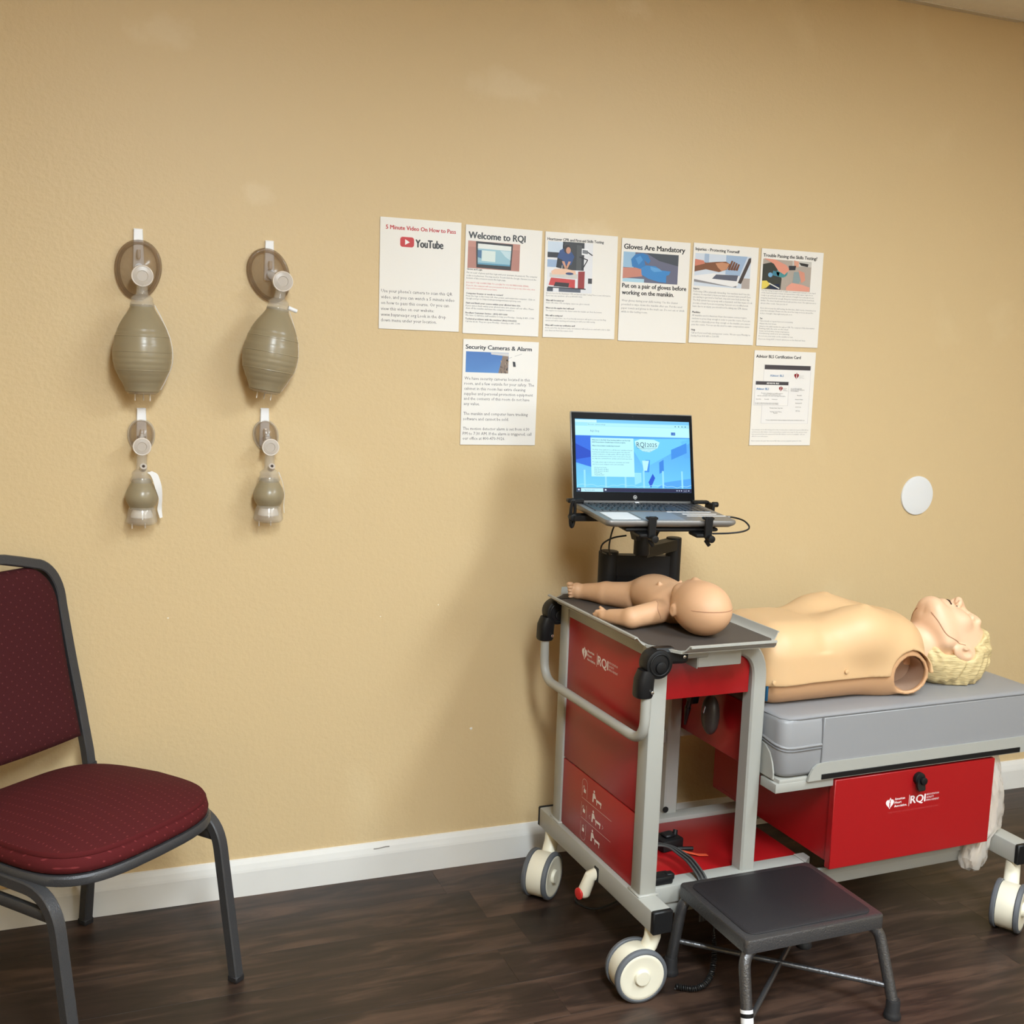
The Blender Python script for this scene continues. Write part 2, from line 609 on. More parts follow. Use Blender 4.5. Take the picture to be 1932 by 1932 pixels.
M_WALL = wall_material()
M_WOOD = wood_material()
M_FABRIC = fabric_material('maroon seat cloth', 'xy', (42, 90, 0), rgb(78, 24, 26))
M_FABRICS = fabric_material('maroon band cloth', 'side', (52, 52, 45), rgb(84, 25, 27))
M_FABRICB = fabric_material('maroon back cloth', 'xz', (58, 58, 45), rgb(66, 24, 26))
M_WHITEPAINT = mat('white trim paint', rgb(226, 224, 219), 0.45, vary=0.04, vscale=9, bump=0.05, bscale=60)
M_CEIL = mat('ceiling board', rgb(240, 234, 224), 0.9, bump=0.6, bscale=160, vary=0.05, vscale=30)
M_TBAR = mat('ceiling grid metal', rgb(214, 205, 190), 0.5)
M_GREY = mat('grey powder coat', rgb(164, 163, 156), 0.38, vary=0.03, vscale=5, bump=0.05, bscale=700)
M_RED = mat('red powder coat', rgb(158, 20, 24), 0.36, vary=0.03, vscale=5, bump=0.04, bscale=700)
M_BLACKPL = mat('black plastic', rgb(23, 23, 24), 0.42, spec=0.28, bump=0.05, bscale=500)
M_BLACKM = mat('black steel', rgb(29, 29, 30), 0.45, spec=0.2, bump=0.05, bscale=500)
M_MATBLACK = mat('matte black mat', rgb(74, 67, 62), 0.6, bump=0.1, bscale=400)
M_CAST = mat('ivory caster plastic', rgb(228, 222, 202), 0.4, vary=0.03)
M_TYRE = mat('grey caster tread', rgb(92, 95, 100), 0.6)
M_CHROME = mat('bright screw metal', rgb(205, 205, 205), 0.2, metal=1.0)
M_VINYL = mat('grey vinyl', rgb(143, 143, 145), 0.40, bump=0.9, bscale=7, vary=0.02, vscale=3)
M_VINYL2 = mat('grey vinyl seam', rgb(120, 120, 122), 0.5)
M_SKIN = mat('manikin chest skin', rgb(214, 176, 131), 0.48, sub=0.06, vary=0.02, vscale=9)
M_FACE = mat('manikin face vinyl', rgb(226, 186, 152), 0.45, sub=0.06, vary=0.03, vscale=14)
M_SHELL = mat('manikin tan shell', rgb(206, 160, 118), 0.45, vary=0.02)
M_BABY = mat('infant manikin vinyl', rgb(207, 162, 124), 0.55, sub=0.06, vary=0.04, vscale=10)
M_SEAM = mat('seam shade', rgb(172, 126, 96), 0.6)
M_HAIR = mat('moulded blond hair', rgb(212, 190, 140), 0.5, vary=0.05, vscale=20)
_nt = M_HAIR.node_tree
_tc = _nt.nodes['Texture Coordinate']
_mp = _nt.nodes.new('ShaderNodeMapping'); _mp.inputs['Rotation'].default_value = (0, math.radians(38), 0); _mp.inputs['Scale'].default_value = (22, 60, 190)
_nz = _nt.nodes.new('ShaderNodeTexNoise'); _nz.inputs['Scale'].default_value = 1.0; _nz.inputs['Detail'].default_value = 3; _nz.inputs['Distortion'].default_value = 0.5
_bp = _nt.nodes.new('ShaderNodeBump'); _bp.inputs['Strength'].default_value = 0.8; _bp.inputs['Distance'].default_value = 0.004
_nt.links.new(_tc.outputs['Object'], _mp.inputs['Vector']); _nt.links.new(_mp.outputs[0], _nz.inputs['Vector'])
_nt.links.new(_nz.outputs['Fac'], _bp.inputs['Height']); _nt.links.new(_bp.outputs['Normal'], _nt.nodes['Principled BSDF'].inputs['Normal'])
M_DARK = mat('dark cavity', rgb(58, 44, 38), 0.8)
M_STEEL = mat('hammered grey steel', rgb(98, 98, 100), 0.30, metal=0.75, bump=0.5, bscale=260, vary=0.12, vscale=220)
M_CHAIRM = mat('charcoal chair steel', rgb(74, 74, 76), 0.4, metal=0.4, bump=0.35, bscale=420, vary=0.1, vscale=300)
M_RUBBER = mat('black rubber', rgb(30, 29, 31), 0.65, bump=0.15, bscale=300)
M_TREAD = mat('stool tread rubber', rgb(33, 31, 34), 0.55, bump=0.3, bscale=600)
M_PAPER = mat('glossy paper', rgb(236, 232, 226), 0.22, spec=0.45)
M_INK = print_mat('printed ink', 0.0, 0.25)
M_SCREEN = print_mat('lit screen', 1.0)
M_SILVER = mat('laptop silver', rgb(130, 127, 124), 0.42, metal=0.4)
M_BEZEL = mat('laptop bezel', rgb(11, 11, 13), 0.25, spec=0.06)
M_KEY = mat('laptop key', rgb(30, 31, 36), 0.4)
M_LABEL = mat('white label', rgb(232, 232, 234), 0.35)
M_CABLE = mat('black cable', rgb(22, 22, 23), 0.45)
M_SLEEVE = mat('grey cable sleeve', rgb(70, 70, 68), 0.55)
M_ORANGE = mat('orange tag', rgb(236, 96, 62), 0.5)
M_HOOK = mat('white hook plastic', rgb(240, 240, 242), 0.35)
M_HOOKCLEAR = mat('pale hook plastic', rgb(222, 214, 206), 0.3)
M_BAGSIL = mat('smoky silicone bag', rgb(160, 146, 117), 0.3, alpha=0.84, spec=0.6, vary=0.04, vscale=12)
M_CLEAR = mat('clear plastic', rgb(206, 198, 184), 0.12, alpha=0.32, spec=0.8)
M_CLEAR2 = mat('smoky mask plastic', rgb(150, 122, 92), 0.18, alpha=0.50, spec=0.7)
M_RIM = mat('frosted plastic rim', rgb(236, 226, 216), 0.25, alpha=0.85)
M_VALVE = mat('frosted plastic', rgb(214, 203, 192), 0.3, alpha=0.7)
M_STRAP = mat('white strap', rgb(238, 236, 234), 0.6)
M_FILM = mat('thin plastic film', rgb(226, 218, 208), 0.2, alpha=0.5, spec=0.8)
M_DISCW = mat('white cover plate', rgb(228, 229, 230), 0.45)
M_BLUE = mat('blue device label', rgb(36, 92, 128), 0.4)
M_GLOW = bpy.data.materials.new('troffer diffuser')
M_GLOW.use_nodes = True
_b = M_GLOW.node_tree.nodes['Principled BSDF']
_b.inputs['Base Color'].default_value = (0.9, 0.9, 0.88, 1)
_b.inputs['Emission Color'].default_value = (*LAMP_COLOUR, 1)
_b.inputs['Emission Strength'].default_value = 4.0

# ------------------------------------------------------------------ the setting
RX0, RX1, RY0, RY1 = -2.1, 4.0, -5.2, 0.0

def struct(name, mb, m, smooth=False, parent=None):
    o = mb.build(name, m, parent, smooth)
    if parent is None:
        o['kind'] = 'structure'
    return o

wall_back = struct('wall_back', MB().box(RX0 - .1, RX1 + .1, 0.0, 0.1, -0.1, CEIL + .15), M_WALL)
struct('wall_left', MB().box(RX0 - .1, RX0, RY0, RY1, -0.1, CEIL + .15), M_WALL)
struct('wall_right', MB().box(RX1, RX1 + .1, RY0, RY1, -0.1, CEIL + .15), M_WALL)
WX0, WX1, WZ0, WZ1 = 2.30, 3.85, 0.85, 2.15
wf = MB().box(RX0 - .1, WX0, RY0 - .1, RY0, -0.1, CEIL + .15).box(WX1, RX1 + .1, RY0 - .1, RY0, -0.1, CEIL + .15)
wf.box(WX0, WX1, RY0 - .1, RY0, -0.1, WZ0).box(WX0, WX1, RY0 - .1, RY0, WZ1, CEIL + .15)
struct('wall_front', wf, M_WALL)
win = MB()
for a in ((WX0, WX1, WZ0, WZ0 + .05), (WX0, WX1, WZ1 - .05, WZ1), (WX0, WX0 + .05, WZ0, WZ1), (WX1 - .05, WX1, WZ0, WZ1), ((WX0 + WX1) / 2 - .025, (WX0 + WX1) / 2 + .025, WZ0, WZ1)):
    win.box(a[0], a[1], RY0 - .07, RY0 - .02, a[2], a[3])
wo = struct('window_1', win, M_WHITEPAINT)
for a, b in ((WX0 + .05, (WX0 + WX1) / 2 - .025), ((WX0 + WX1) / 2 + .025, WX1 - .05)):
    MB().box(a, b, RY0 - .048, RY0 - .044, WZ0 + .05, WZ1 - .05).build('pane', mat('window glass', (1, 1, 1, 1), 0.0, alpha=0.08), wo, smooth=False)
pt = bpy.data.lights.new('window_portal', 'AREA')
pt.shape = 'RECTANGLE'; pt.size = WX1 - WX0; pt.size_y = WZ1 - WZ0
pt.cycles.is_portal = True
pto = bpy.data.objects.new('window_portal', pt)
pto.location = ((WX0 + WX1) / 2, RY0 - .09, (WZ0 + WZ1) / 2)
pto.rotation_euler = (math.radians(90), 0, 0)
link(pto)

floor = struct('floor', MB().box(RX0, RX1, RY0, RY1, -0.06, -0.004), M_WOOD)
# planks laid along the wall, each one a piece; the row width and staggered end joints as in the photograph
PW = 0.152
for row in range(10):
    y1 = -0.003 - row * PW
    x = -1.55 + (row * 0.43) % 0.95
    lens = []
    first = True
    while x < 3.1:
        ln = 1.22 if not first else 1.22 - (row * 0.37) % 0.8
        first = False
        mb = MB()
        g = 0.0002
        x0, x1 = max(-ln / 2, -ln / 2) + g, ln / 2 - g
        yA, yB = -PW / 2 + g, PW / 2 - g
        e = 0.00012
        mb.loops([[V(x0, yA, -0.004), V(x1, yA, -0.004), V(x1, yB, -0.004), V(x0, yB, -0.004)],
                  [V(x0, yA, -e), V(x1, yA, -e), V(x1, yB, -e), V(x0, yB, -e)],
                  [V(x0 + e, yA + e, 0), V(x1 - e, yA + e, 0), V(x1 - e, yB - e, 0), V(x0 + e, yB - e, 0)]])
        o = mb.build('plank', M_WOOD, floor, smooth=False)
        o.location = (x + ln / 2, y1 - PW / 2, 0)
        x += ln

ceiling = struct('ceiling', MB().box(RX0, RX1, RY0, RY1, CEIL + 0.03, CEIL + 0.12), M_CEIL)
# suspended boards with a thin dark gap along the wall
TX0, TY0, TS = 2.733 - 0.61 * 8, -0.004, 0.61
tile_me = None
for i in range(int((RX1 - TX0) / TS) + 1):
    for j in range(9):
        xa, yb = TX0 + i * TS, TY0 - j * TS
        if xa + TS > RX1 + 0.01 or yb - TS < RY0:
            continue
        if any(abs(xa + TS / 2 - tx) < TROFFER_SIZE[0] / 2 + TS / 2 - .02 and abs(yb - TS / 2 - ty) < TROFFER_SIZE[1] / 2 + TS / 2 - .02 for tx, ty, w in TROFFERS):
            continue
        if tile_me is None:
            tile_me = MB().box(-TS / 2 + .0025, TS / 2 - .0025, -TS / 2 + .002, TS / 2 - .002, 0, 0.016, 0.0015, 1).mesh('ceiling_board', M_CEIL, False)
        o = bpy.data.objects.new('ceiling_board', tile_me)
        o.location = (xa + TS / 2, yb - TS / 2, CEIL + random.uniform(0, .0015))
        o.rotation_euler = (random.uniform(-.002, .002), random.uniform(-.002, .002), 0)
        link(o, ceiling)
MB().box(RX0, 2.72, -0.022, -0.0005, CEIL - 0.002, CEIL - 0.0005).build('wall_angle', M_TBAR, ceiling)

# baseboard: square lower face with a chamfered, slightly rough top
def baseboard(name, x0, x1):
    mb = MB()
    prof = [(0.0, 0.0005), (-0.0135, 0.0005), (-0.0135, 0.066), (-0.0125, 0.072), (-0.009, 0.086), (-0.0045, 0.0985), (0.0, 0.0995)]
    mb.prism([(p[0], p[1]) for p in prof], x0, x1, 'x')
    return struct(name, mb, M_WHITEPAINT)

bbo = baseboard('baseboard_back', RX0, RX1)
M_CHIP = mat('bare plaster chip', rgb(236, 228, 214), 0.8)
for cx, cz, s in ((1.000, .395, .0042), (.195, .752, .0022), (.735, .728, .0016), (.895, .752, .0018)):
    MB().loops([[V(cx + s * k * math.cos(a) * (1 + .3 * math.sin(3 * a)), y, cz + s * k * math.sin(a)) for a in np.linspace(0, 2 * PI, 9, endpoint=False)] for y, k in ((.0, 1.0), (-.0006, .8))]).build('paint_chip', M_CHIP, wall_back)
MB().loops([[V(.748 + .022 * t, y, .083 + .0012 * math.sin(2.5 * t)) + Vector((0, 0, dz)) for t in np.linspace(-1, 1, 9)] + [V(.748 + .022 * t, y, .0855 + .0012 * math.sin(2.5 * t)) + Vector((0, 0, dz)) for t in np.linspace(1, -1, 9)] for y, dz in ((-.0085, 0), (-.0108, 0))]).build('scuff', mat('grey scuff', rgb(150, 146, 140), .8), bbo)

def ceiling_light(x, y, watts, label):
    t = thing('ceiling_light', label, 'light', (x, y, CEIL), 0, 'ceiling troffers')
    sx, sy = TROFFER_SIZE[0] / 2, TROFFER_SIZE[1] / 2
    f = MB()
    for a in ((-sx - .03, sx + .03, -sy - .03, -sy), (-sx - .03, sx + .03, sy, sy + .03), (-sx - .03, -sx, -sy, sy), (sx, sx + .03, -sy, sy)):
        f.box(a[0], a[1], a[2], a[3], -0.006, 0.02)
    f.build('frame', M_TBAR, t)
    MB().box(-sx, sx, -sy, sy, 0.004, 0.012).build('diffuser', M_GLOW, t)
    ld = bpy.data.lights.new('tube_light', 'AREA')
    ld.shape = 'RECTANGLE'; ld.size = TROFFER_SIZE[0]; ld.size_y = TROFFER_SIZE[1]
    ld.energy = watts; ld.color = LAMP_COLOUR
    lo = bpy.data.objects.new('tube_light', ld)
    lo.location = (0, 0, -0.004)
    link(lo, t)

for (x, y, w), lb in zip(TROFFERS, ('recessed ceiling light in front of the red cart', 'recessed ceiling light in front of the maroon chair', 'recessed ceiling light far behind the one over the cart', 'recessed ceiling light far behind the one over the chair')):
    ceiling_light(x, y, w, lb)
# ------------------------------------------------------------------ posters
PWD, PHT = 0.2159, 0.2794
BLK = rgb(42, 42, 46); GRY = rgb(96, 96, 100); LGRY = rgb(140, 138, 140); REDT = rgb(190, 42, 48); WHT = rgb(238, 236, 234)
PINKT = rgb(206, 96, 92); BLUET = rgb(60, 122, 176)

class Poster:
    def __init__(self, x, z, rot, label):
        self.t = thing('poster', label, 'poster', (x, 0, z - 0.0), 0, 'notices on the tan wall')
        self.t.rotation_euler = (0, -rot, 0)
        MB().box(-PWD / 2, PWD / 2, -0.0028, -0.0006, -PHT / 2, PHT / 2, 0.0005, 1).build('sheet', M_PAPER, self.t)
        self.txt = Print((-PWD / 2, -0.0028, PHT / 2), (PWD, 0, 0), (0, 0, PHT))
        # true size axes: work in metres, v downwards
        self.txt.u = Vector((1, 0, 0)); self.txt.w = Vector((0, 0, 1)); self.txt.n = Vector((0, -1, 0))
        self.pic = Print((-PWD / 2, -0.0028, PHT / 2), (1, 0, 0), (0, 0, 1))
        self.head = Print((-PWD / 2, -0.0028, PHT / 2), (1, 0, 0), (0, 0, 1))

    def T(self, s, u0, v, cap, u1, col=BLK, bold=0.0, res=1):
        """v = middle of the capitals, all as fractions of the sheet"""
        c = cap * PHT
        (self.head if v < .1 else self.txt).text(s, u0 * PWD, -v * PHT - c / 2, c, col, u1 * PWD, bold, 1, res)

    def lines(self, rows, cap, col=GRY, left=0.03):
        for r in rows:
            v, s, u1 = r[0], r[1], r[2]
            b = len(r) > 3 and r[3]
            self.T(s, left, v, cap, u1, r[4] if len(r) > 4 else (BLK if b else col), 0.02 if b else 0.0, 1)

    def P(self, pts, col, layer=0, cols=None):
        self.pic.poly([(u * PWD, -v * PHT) for u, v in pts], col, layer, cols)

    def R(self, u0, u1, v0, v1, col, layer=0, cols=None):
        self.P([(u0, v1), (u1, v1), (u1, v0), (u0, v0)], col, layer, cols)

    def D(self, u, v, ru, rv, col, layer=0):
        self.pic.disc(u * PWD, -v * PHT, ru * PWD, rv * PHT, col, layer)

    def done(self, piclabel=None):
        tag(self.txt.build('printed_text', M_INK, self.t), kind='stuff')
        self.head.build('heading', M_INK, self.t)['kind'] = 'stuff'
        if self.pic.v:
            tag(self.pic.build('printed_picture', M_INK, self.t, piclabel), kind='stuff')

def heart(add, cx, cy, s, col, torch, layer=1):
    """heart with a torch; add(points, colour, layer) in units where cy grows upwards"""
    P = []
    for k in range(28):
        t = 2 * PI * k / 28
        P.append((cx + s * 0.031 * 16 * math.sin(t) ** 3, cy + s * 0.034 * (13 * math.cos(t) - 5 * math.cos(2 * t) - 2 * math.cos(3 * t) - math.cos(4 * t))))
    add(P, col, layer)
    add([(cx - s * .05, cy - s * .42), (cx + s * .05, cy - s * .42), (cx + s * .07, cy + s * .12), (cx - s * .07, cy + s * .12)], torch, layer + 1)
    add([(cx - s * .10, cy + s * .10), (cx + s * .10, cy + s * .10), (cx + s * .14, cy + s * .42), (cx + s * .02, cy + s * .62), (cx - s * .10, cy + s * .42)], col, layer + 2)
    add([(cx - s * .05, cy + s * .14), (cx + s * .06, cy + s * .14), (cx + s * .07, cy + s * .36), (cx, cy + s * .46)], torch, layer + 3)

Z0 = 1.40855
# 1 -- video notice (its square code is left blank)
p = Poster(0.8222, Z0 + .2137, .0032, 'white notice headed 5 Minute Video On How to Pass, leftmost of the row')
p.T('5 Minute Video On How to Pass', .07, .085, .038, .93, REDT, 0.020, 2)
p.pic.rrect(.245 * PWD, .415 * PWD, -.255 * PHT, -.165 * PHT, .0065, rgb(196, 40, 46), 0)
p.P([(.305, .185), (.305, .236), (.362, .2105)], WHT, 1)
p.T('YouTube', .435, .214, .072, .775, BLK, 0.024, 3)
p.lines([(.655, "Use your phone's camera to scan this QR", .905), (.71, 'video, and you can watch a 5 minute video', .935), (.762, 'on how to pass this course. Or you can', .865),
         (.815, 'view this video on our website:', .68), (.868, 'www.bayareacpr.org Look in the drop', .83), (.918, 'down menu under your location.', .715)], .031, rgb(86, 84, 86), .025)
p.done('red play button logo')

# 2 -- welcome notice
p = Poster(1.0494, Z0 + .2109, -.0041, 'white notice headed Welcome to RQI with a picture of a monitor')
p.T('Welcome to RQI', .04, .09, .062, .775, BLK, 0.024, 3)
p.R(.035, .71, .145, .395, rgb(178, 122, 108)); p.R(.035, .71, .145, .20, rgb(190, 134, 118), 1)
p.P([(.135, .145), (.615, .150), (.60, .39), (.15, .385)], rgb(24, 24, 26), 2)
p.P([(.16, .165), (.595, .17), (.585, .355), (.165, .355)], rgb(150, 190, 205), 3)
p.P([(.16, .165), (.595, .17), (.594, .212), (.16, .21)], rgb(226, 230, 226), 4)
p.P([(.215, .225), (.39, .226), (.39, .325), (.215, .322)], rgb(214, 226, 222), 5)
p.P([(.16, .225), (.21, .225), (.21, .30), (.16, .29)], rgb(70, 112, 150), 5)
p.P([(.45, .215), (.593, .218), (.588, .30), (.52, .27)], rgb(190, 216, 224), 5)
p.R(.165, .585, .34, .355, rgb(90, 150, 178), 6)
p.lines([(.404, 'Gloves and Login', .225, 1), (.435, 'Put on a pair of gloves and then login with your username & password. The computer', .955),
         (.462, 'is also a touchscreen. You may need to Touch/Click the Google Chrome icon at the', .94), (.486, 'bottom of the screen to access the login page.', .54),
         (.528, 'DO NOT USE COMPUTER TO LOGIN TO YOUR PERSONAL EMAIL.', .85, 0, PINKT), (.554, 'If you do, the computer will save your password, then do not go to any other sites, since', .93, 0, PINKT),
         (.579, 'may not be secured under your name.', .43, 0, PINKT), (.626, 'Computer freezes or needs to restart?', .51, 1),
         (.650, 'Press the logo in the lower left, then power, and restart the computer. Click on', .935), (.674, 'Google and go to https://safetytrainingseminars.rqi1stop.com', .745),
         (.715, 'Start and finish your course within your allotted time slot.', .745, 1), (.740, 'If you cannot finish within your allotted time slot, please call our office. Please', .925),
         (.764, 'clean off the manikin and leave the computer turned on.', .67), (.806, 'Excellent Customer Service - (415) 437-1600', .575, 1),
         (.829, 'We have 12 full-time staff available to help you Monday - Sunday 8 AM - 5 PM', .93), (.862, 'Technical problems with the machine? (866) 594-0555', .70, 1),
         (.886, 'Call this kiosk. They are open Monday - Saturday 6 AM - 5 PM', .745)], .0155)
p.done('small picture of a monitor screen')

# 3 -- skills testing notice
p = Poster(1.276, Z0 + .2113, .0101, 'white notice headed Heartsaver CPR with a picture of chest compressions')
p.T('Heartsaver CPR and First-aid Skills Testing', .03, .066, .026, .80, BLK, 0.020, 2)
p.R(.035, .655, .085, .565, rgb(226, 226, 230))
p.R(.035, .25, .09, .20, rgb(200, 214, 230), 1); p.R(.035, .20, .19, .24, rgb(36, 38, 46), 2); p.R(.035, .20, .26, .33, rgb(150, 174, 206), 2)
p.R(.24, .535, .085, .35, rgb(52, 54, 58), 1); p.R(.43, .50, .11, .35, rgb(76, 78, 80), 2)
p.P([(.16, .33), (.17, .23), (.20, .17), (.27, .14), (.36, .18), (.40, .22), (.36, .30), (.22, .31)], rgb(44, 74, 128), 3)
p.P([(.155, .33), (.17, .24), (.24, .26), (.23, .34)], rgb(26, 28, 34), 4)
p.D(.30, .155, .045, .040, rgb(40, 28, 26), 4); p.D(.315, .165, .032, .032, rgb(196, 142, 116), 5)
p.P([(.23, .27), (.265, .27), (.30, .335), (.28, .345)], rgb(206, 152, 124), 5); p.P([(.32, .27), (.355, .27), (.305, .345), (.285, .34)], rgb(206, 152, 124), 5)
p.P([(.09, .37), (.14, .345), (.28, .34), (.42, .355), (.43, .39), (.10, .40)], rgb(230, 190, 162), 6)
p.P([(.07, .385), (.45, .385), (.45, .43), (.07, .425)], rgb(206, 202, 196), 5); p.D(.34, .385, .055, .012, rgb(52, 66, 112), 7)
p.P([(.46, .36), (.55, .355), (.55, .52), (.46, .52)], rgb(150, 44, 44), 4)
p.P([(.09, .43), (.42, .44), (.42, .52), (.06, .50)], rgb(196, 60, 58), 4); p.P([(.15, .47), (.34, .475), (.33, .515), (.13, .51)], rgb(40, 26, 26), 6)
p.R(.50, .60, .14, .20, rgb(236, 236, 238), 2); p.P([(.51, .15), (.585, .155), (.585, .19), (.51, .185)], rgb(120, 124, 130), 3)
for a, b in (((.47, .22), (.585, .245)), ((.585, .245), (.52, .33)), ((.58, .17), (.65, .20)), ((.05, .52), (.57, .525))):
    p.pic.line(a[0] * PWD, -a[1] * PHT, b[0] * PWD, -b[1] * PHT, .0028, rgb(34, 34, 38), 4)
p.R(.60, .655, .42, .47, rgb(60, 60, 66), 2); p.R(.20, .50, .525, .56, rgb(90, 96, 110), 3); p.R(.04, .12, .525, .56, rgb(60, 66, 78), 3)
p.lines([(.577, 'Are you here for the Heartsaver CPR and First-aid Skills Testing? Here is some information.', .925), (.600, 'If you have any questions, call us at 800-470-9026.', .53),
         (.645, 'What will I be tested on?', .275, 1), (.668, 'Adult CPR, Infant CPR, bandaging, epipen use, glove removal.', .635), (.717, 'Where are the supplies that I will need?', .42, 1),
         (.741, 'The supplies are located in the drawer under the manikin cart, from the bottom.', .81), (.789, 'Who will be testing me?', .265, 1),
         (.813, 'On your scheduled time, one of our friendly instructors will say hi to you over the Ring', .87), (.837, 'camera and will be watching and assisting you with your skills testing.', .72),
         (.882, 'When will I receive my certification card?', .44, 1), (.907, 'At the end of the day (before 5 pm), our instructor will send you an email with a link to claim', .935), (.932, 'your American Heart Association eCard.', .415)], .0155, LGRY)
p.done('small picture of a person in navy pressing on a manikin')

# 4 -- gloves notice
p = Poster(1.5036, Z0 + .2105, .0049, 'white notice headed Gloves Are Mandatory with blue gloved hands')
p.T('Gloves Are Mandatory', .035, .078, .050, .92, BLK, 0.022, 3)
p.R(.03, .83, .13, .42, rgb(104, 106, 128)); p.P([(.35, .13), (.83, .13), (.83, .24), (.55, .20)], rgb(72, 78, 88), 1)
p.P([(.03, .13), (.20, .13), (.18, .28), (.03, .28)], rgb(150, 186, 214), 1); p.R(.03, .34, .385, .42, rgb(168, 206, 226), 1)
p.P([(.03, .285), (.30, .275), (.31, .36), (.03, .39)], rgb(196, 132, 116), 2)
p.P([(.16, .27), (.14, .20), (.20, .15), (.30, .135), (.38, .15), (.42, .205), (.39, .235), (.33, .20), (.35, .26), (.28, .29)], rgb(52, 122, 186), 3)
p.P([(.29, .28), (.36, .25), (.50, .255), (.58, .29), (.72, .295), (.70, .33), (.66, .34), (.66, .41), (.55, .405), (.40, .38), (.30, .345)], rgb(62, 134, 198), 4)
p.P([(.42, .26), (.55, .275), (.60, .30), (.48, .31), (.43, .29)], rgb(92, 158, 214), 5); p.P([(.20, .19), (.27, .16), (.31, .20), (.25, .25)], rgb(78, 146, 206), 5)
p.T('Put on a pair of gloves before', .03, .456, .044, .965, BLK, 0.020, 2)
p.T('working on the manikin.', .03, .522, .044, .785, BLK, 0.020, 2)
p.lines([(.602, 'Wear gloves during your skills testing. Use the cleaner', .855), (.640, 'provided to wipe down the manikin after use. Put the used', .915),
         (.676, 'paper towels and gloves in the trash can. Do not eat or drink', .955), (.711, 'while in this testing room.', .41)], .021, LGRY)
p.done('picture of hands pulling on blue gloves')

# 5 -- injuries notice
p = Poster(1.7291, Z0 + .2131, .0007, 'white notice headed Injuries Protecting Yourself with a sore wrist picture')
p.T('Injuries - Protecting Yourself', .03, .058, .030, .70, BLK, 0.020, 2)
p.R(.03, .885, .10, .425, rgb(206, 214, 226)); p.R(.17, .24, .10, .24, rgb(164, 182, 206), 1); p.P([(.50, .10), (.83, .10), (.70, .34), (.50, .30)], rgb(158, 180, 208), 1)
p.P([(.03, .17), (.20, .19), (.35, .175), (.50, .165), (.57, .19), (.52, .245), (.40, .275), (.20, .255), (.03, .285)], rgb(128, 84, 62), 3)
p.P([(.34, .19), (.44, .175), (.55, .185), (.52, .24), (.44, .265), (.38, .23)], rgb(196, 140, 108), 4)
for k in range(4):
    p.P([(.53 + .04 * k, .245), (.565 + .04 * k, .25), (.61 + .035 * k, .155 + .01 * k), (.585 + .035 * k, .15 + .01 * k)], rgb(112, 72, 54), 5)
p.P([(.03, .16), (.16, .17), (.18, .20), (.03, .23)], rgb(206, 128, 108), 4)
p.P([(.03, .325), (.32, .29), (.72, .30), (.70, .40), (.62, .415), (.03, .36)], rgb(232, 230, 230), 3); p.P([(.36, .30), (.70, .295), (.68, .355), (.30, .345)], rgb(92, 96, 112), 4)
p.P([(.03, .36), (.62, .415), (.68, .40), (.68, .42), (.03, .385)], rgb(140, 138, 142), 4)
p.P([(.85, .115), (.885, .11), (.885, .15), (.75, .38), (.70, .37)], rgb(74, 66, 66), 5); p.R(.76, .885, .32, .425, rgb(176, 164, 158), 2)
p.lines([(.452, 'Injuries', .12, 1), (.480, "Performing CPR is physically demanding. Our machines won't lose the", .90), (.508, "situations. It is important to know your limits so you won't injure yourself. If you", .91),
         (.536, 'are starting to get tired or feel hurt, stop and come back another day.', .90), (.566, "The RQI system has a pop-up with a stopwatch, and that means it's ok", .945),
         (.597, 'you take a break if you are not passing. If you are on a modified work', .885), (.628, 'leave due to an injury, you should not be taking any CPR classes.', .88),
         (.688, 'Manikins', .15, 1), (.720, 'All manikins used in American Heart Association courses require', .87), (.751, 'students to press deep enough in order to pass the course. If you are', .93),
         (.782, 'not able to physically press deep enough on the manikin, you cannot', .93), (.812, 'pass this course. You can use the stool to make compressions easier.', .93),
         (.866, 'Help', .09, 1), (.895, 'Call us if you need help passing your course. We are open Monday to', .945), (.926, 'Sunday from 8:00 AM to 5:00 PM.', .46)], .019, LGRY)
p.done('picture of hands holding a wrist over a keyboard')

# 6 -- trouble notice
p = Poster(1.9554, Z0 + .2135, .0042, 'white notice headed Trouble Passing the Skills Testing, rightmost of the row')
p.T('Trouble Passing the Skills Testing?', .03, .066, .034, .895, BLK, 0.020, 2)
p.R(.03, .81, .105, .415, rgb(176, 164, 154)); p.P([(.03, .16), (.20, .13), (.30, .21), (.34, .30), (.33, .41), (.03, .41)], rgb(56, 60, 58), 1)
p.R(.50, .81, .105, .16, rgb(200, 196, 190), 1); p.P([(.60, .12), (.76, .13), (.75, .16), (.64, .15)], rgb(50, 50, 54), 2)
p.P([(.04, .10), (.22, .105), (.40, .155), (.46, .20), (.38, .255), (.28, .22), (.20, .15)], rgb(222, 150, 130), 4); p.D(.34, .235, .09, .05, rgb(72, 142, 148), 3)
p.P([(.20, .22), (.30, .235), (.29, .28), (.18, .265)], rgb(64, 128, 150), 3); p.D(.155, .265, .035, .024, rgb(120, 172, 210), 4); p.P([(.44, .16), (.56, .155), (.55, .20), (.45, .205)], rgb(52, 54, 62), 5)
p.P([(.53, .22), (.62, .215), (.66, .29), (.62, .335), (.52, .33)], rgb(142, 158, 160), 5); p.P([(.60, .20), (.70, .22), (.72, .30), (.66, .33)], rgb(214, 148, 128), 6); p.P([(.52, .10), (.60, .11), (.60, .17), (.53, .165)], rgb(216, 158, 136), 4)
p.P([(.42, .38), (.50, .335), (.66, .345), (.80, .37), (.80, .415), (.42, .415)], rgb(226, 158, 140), 6)
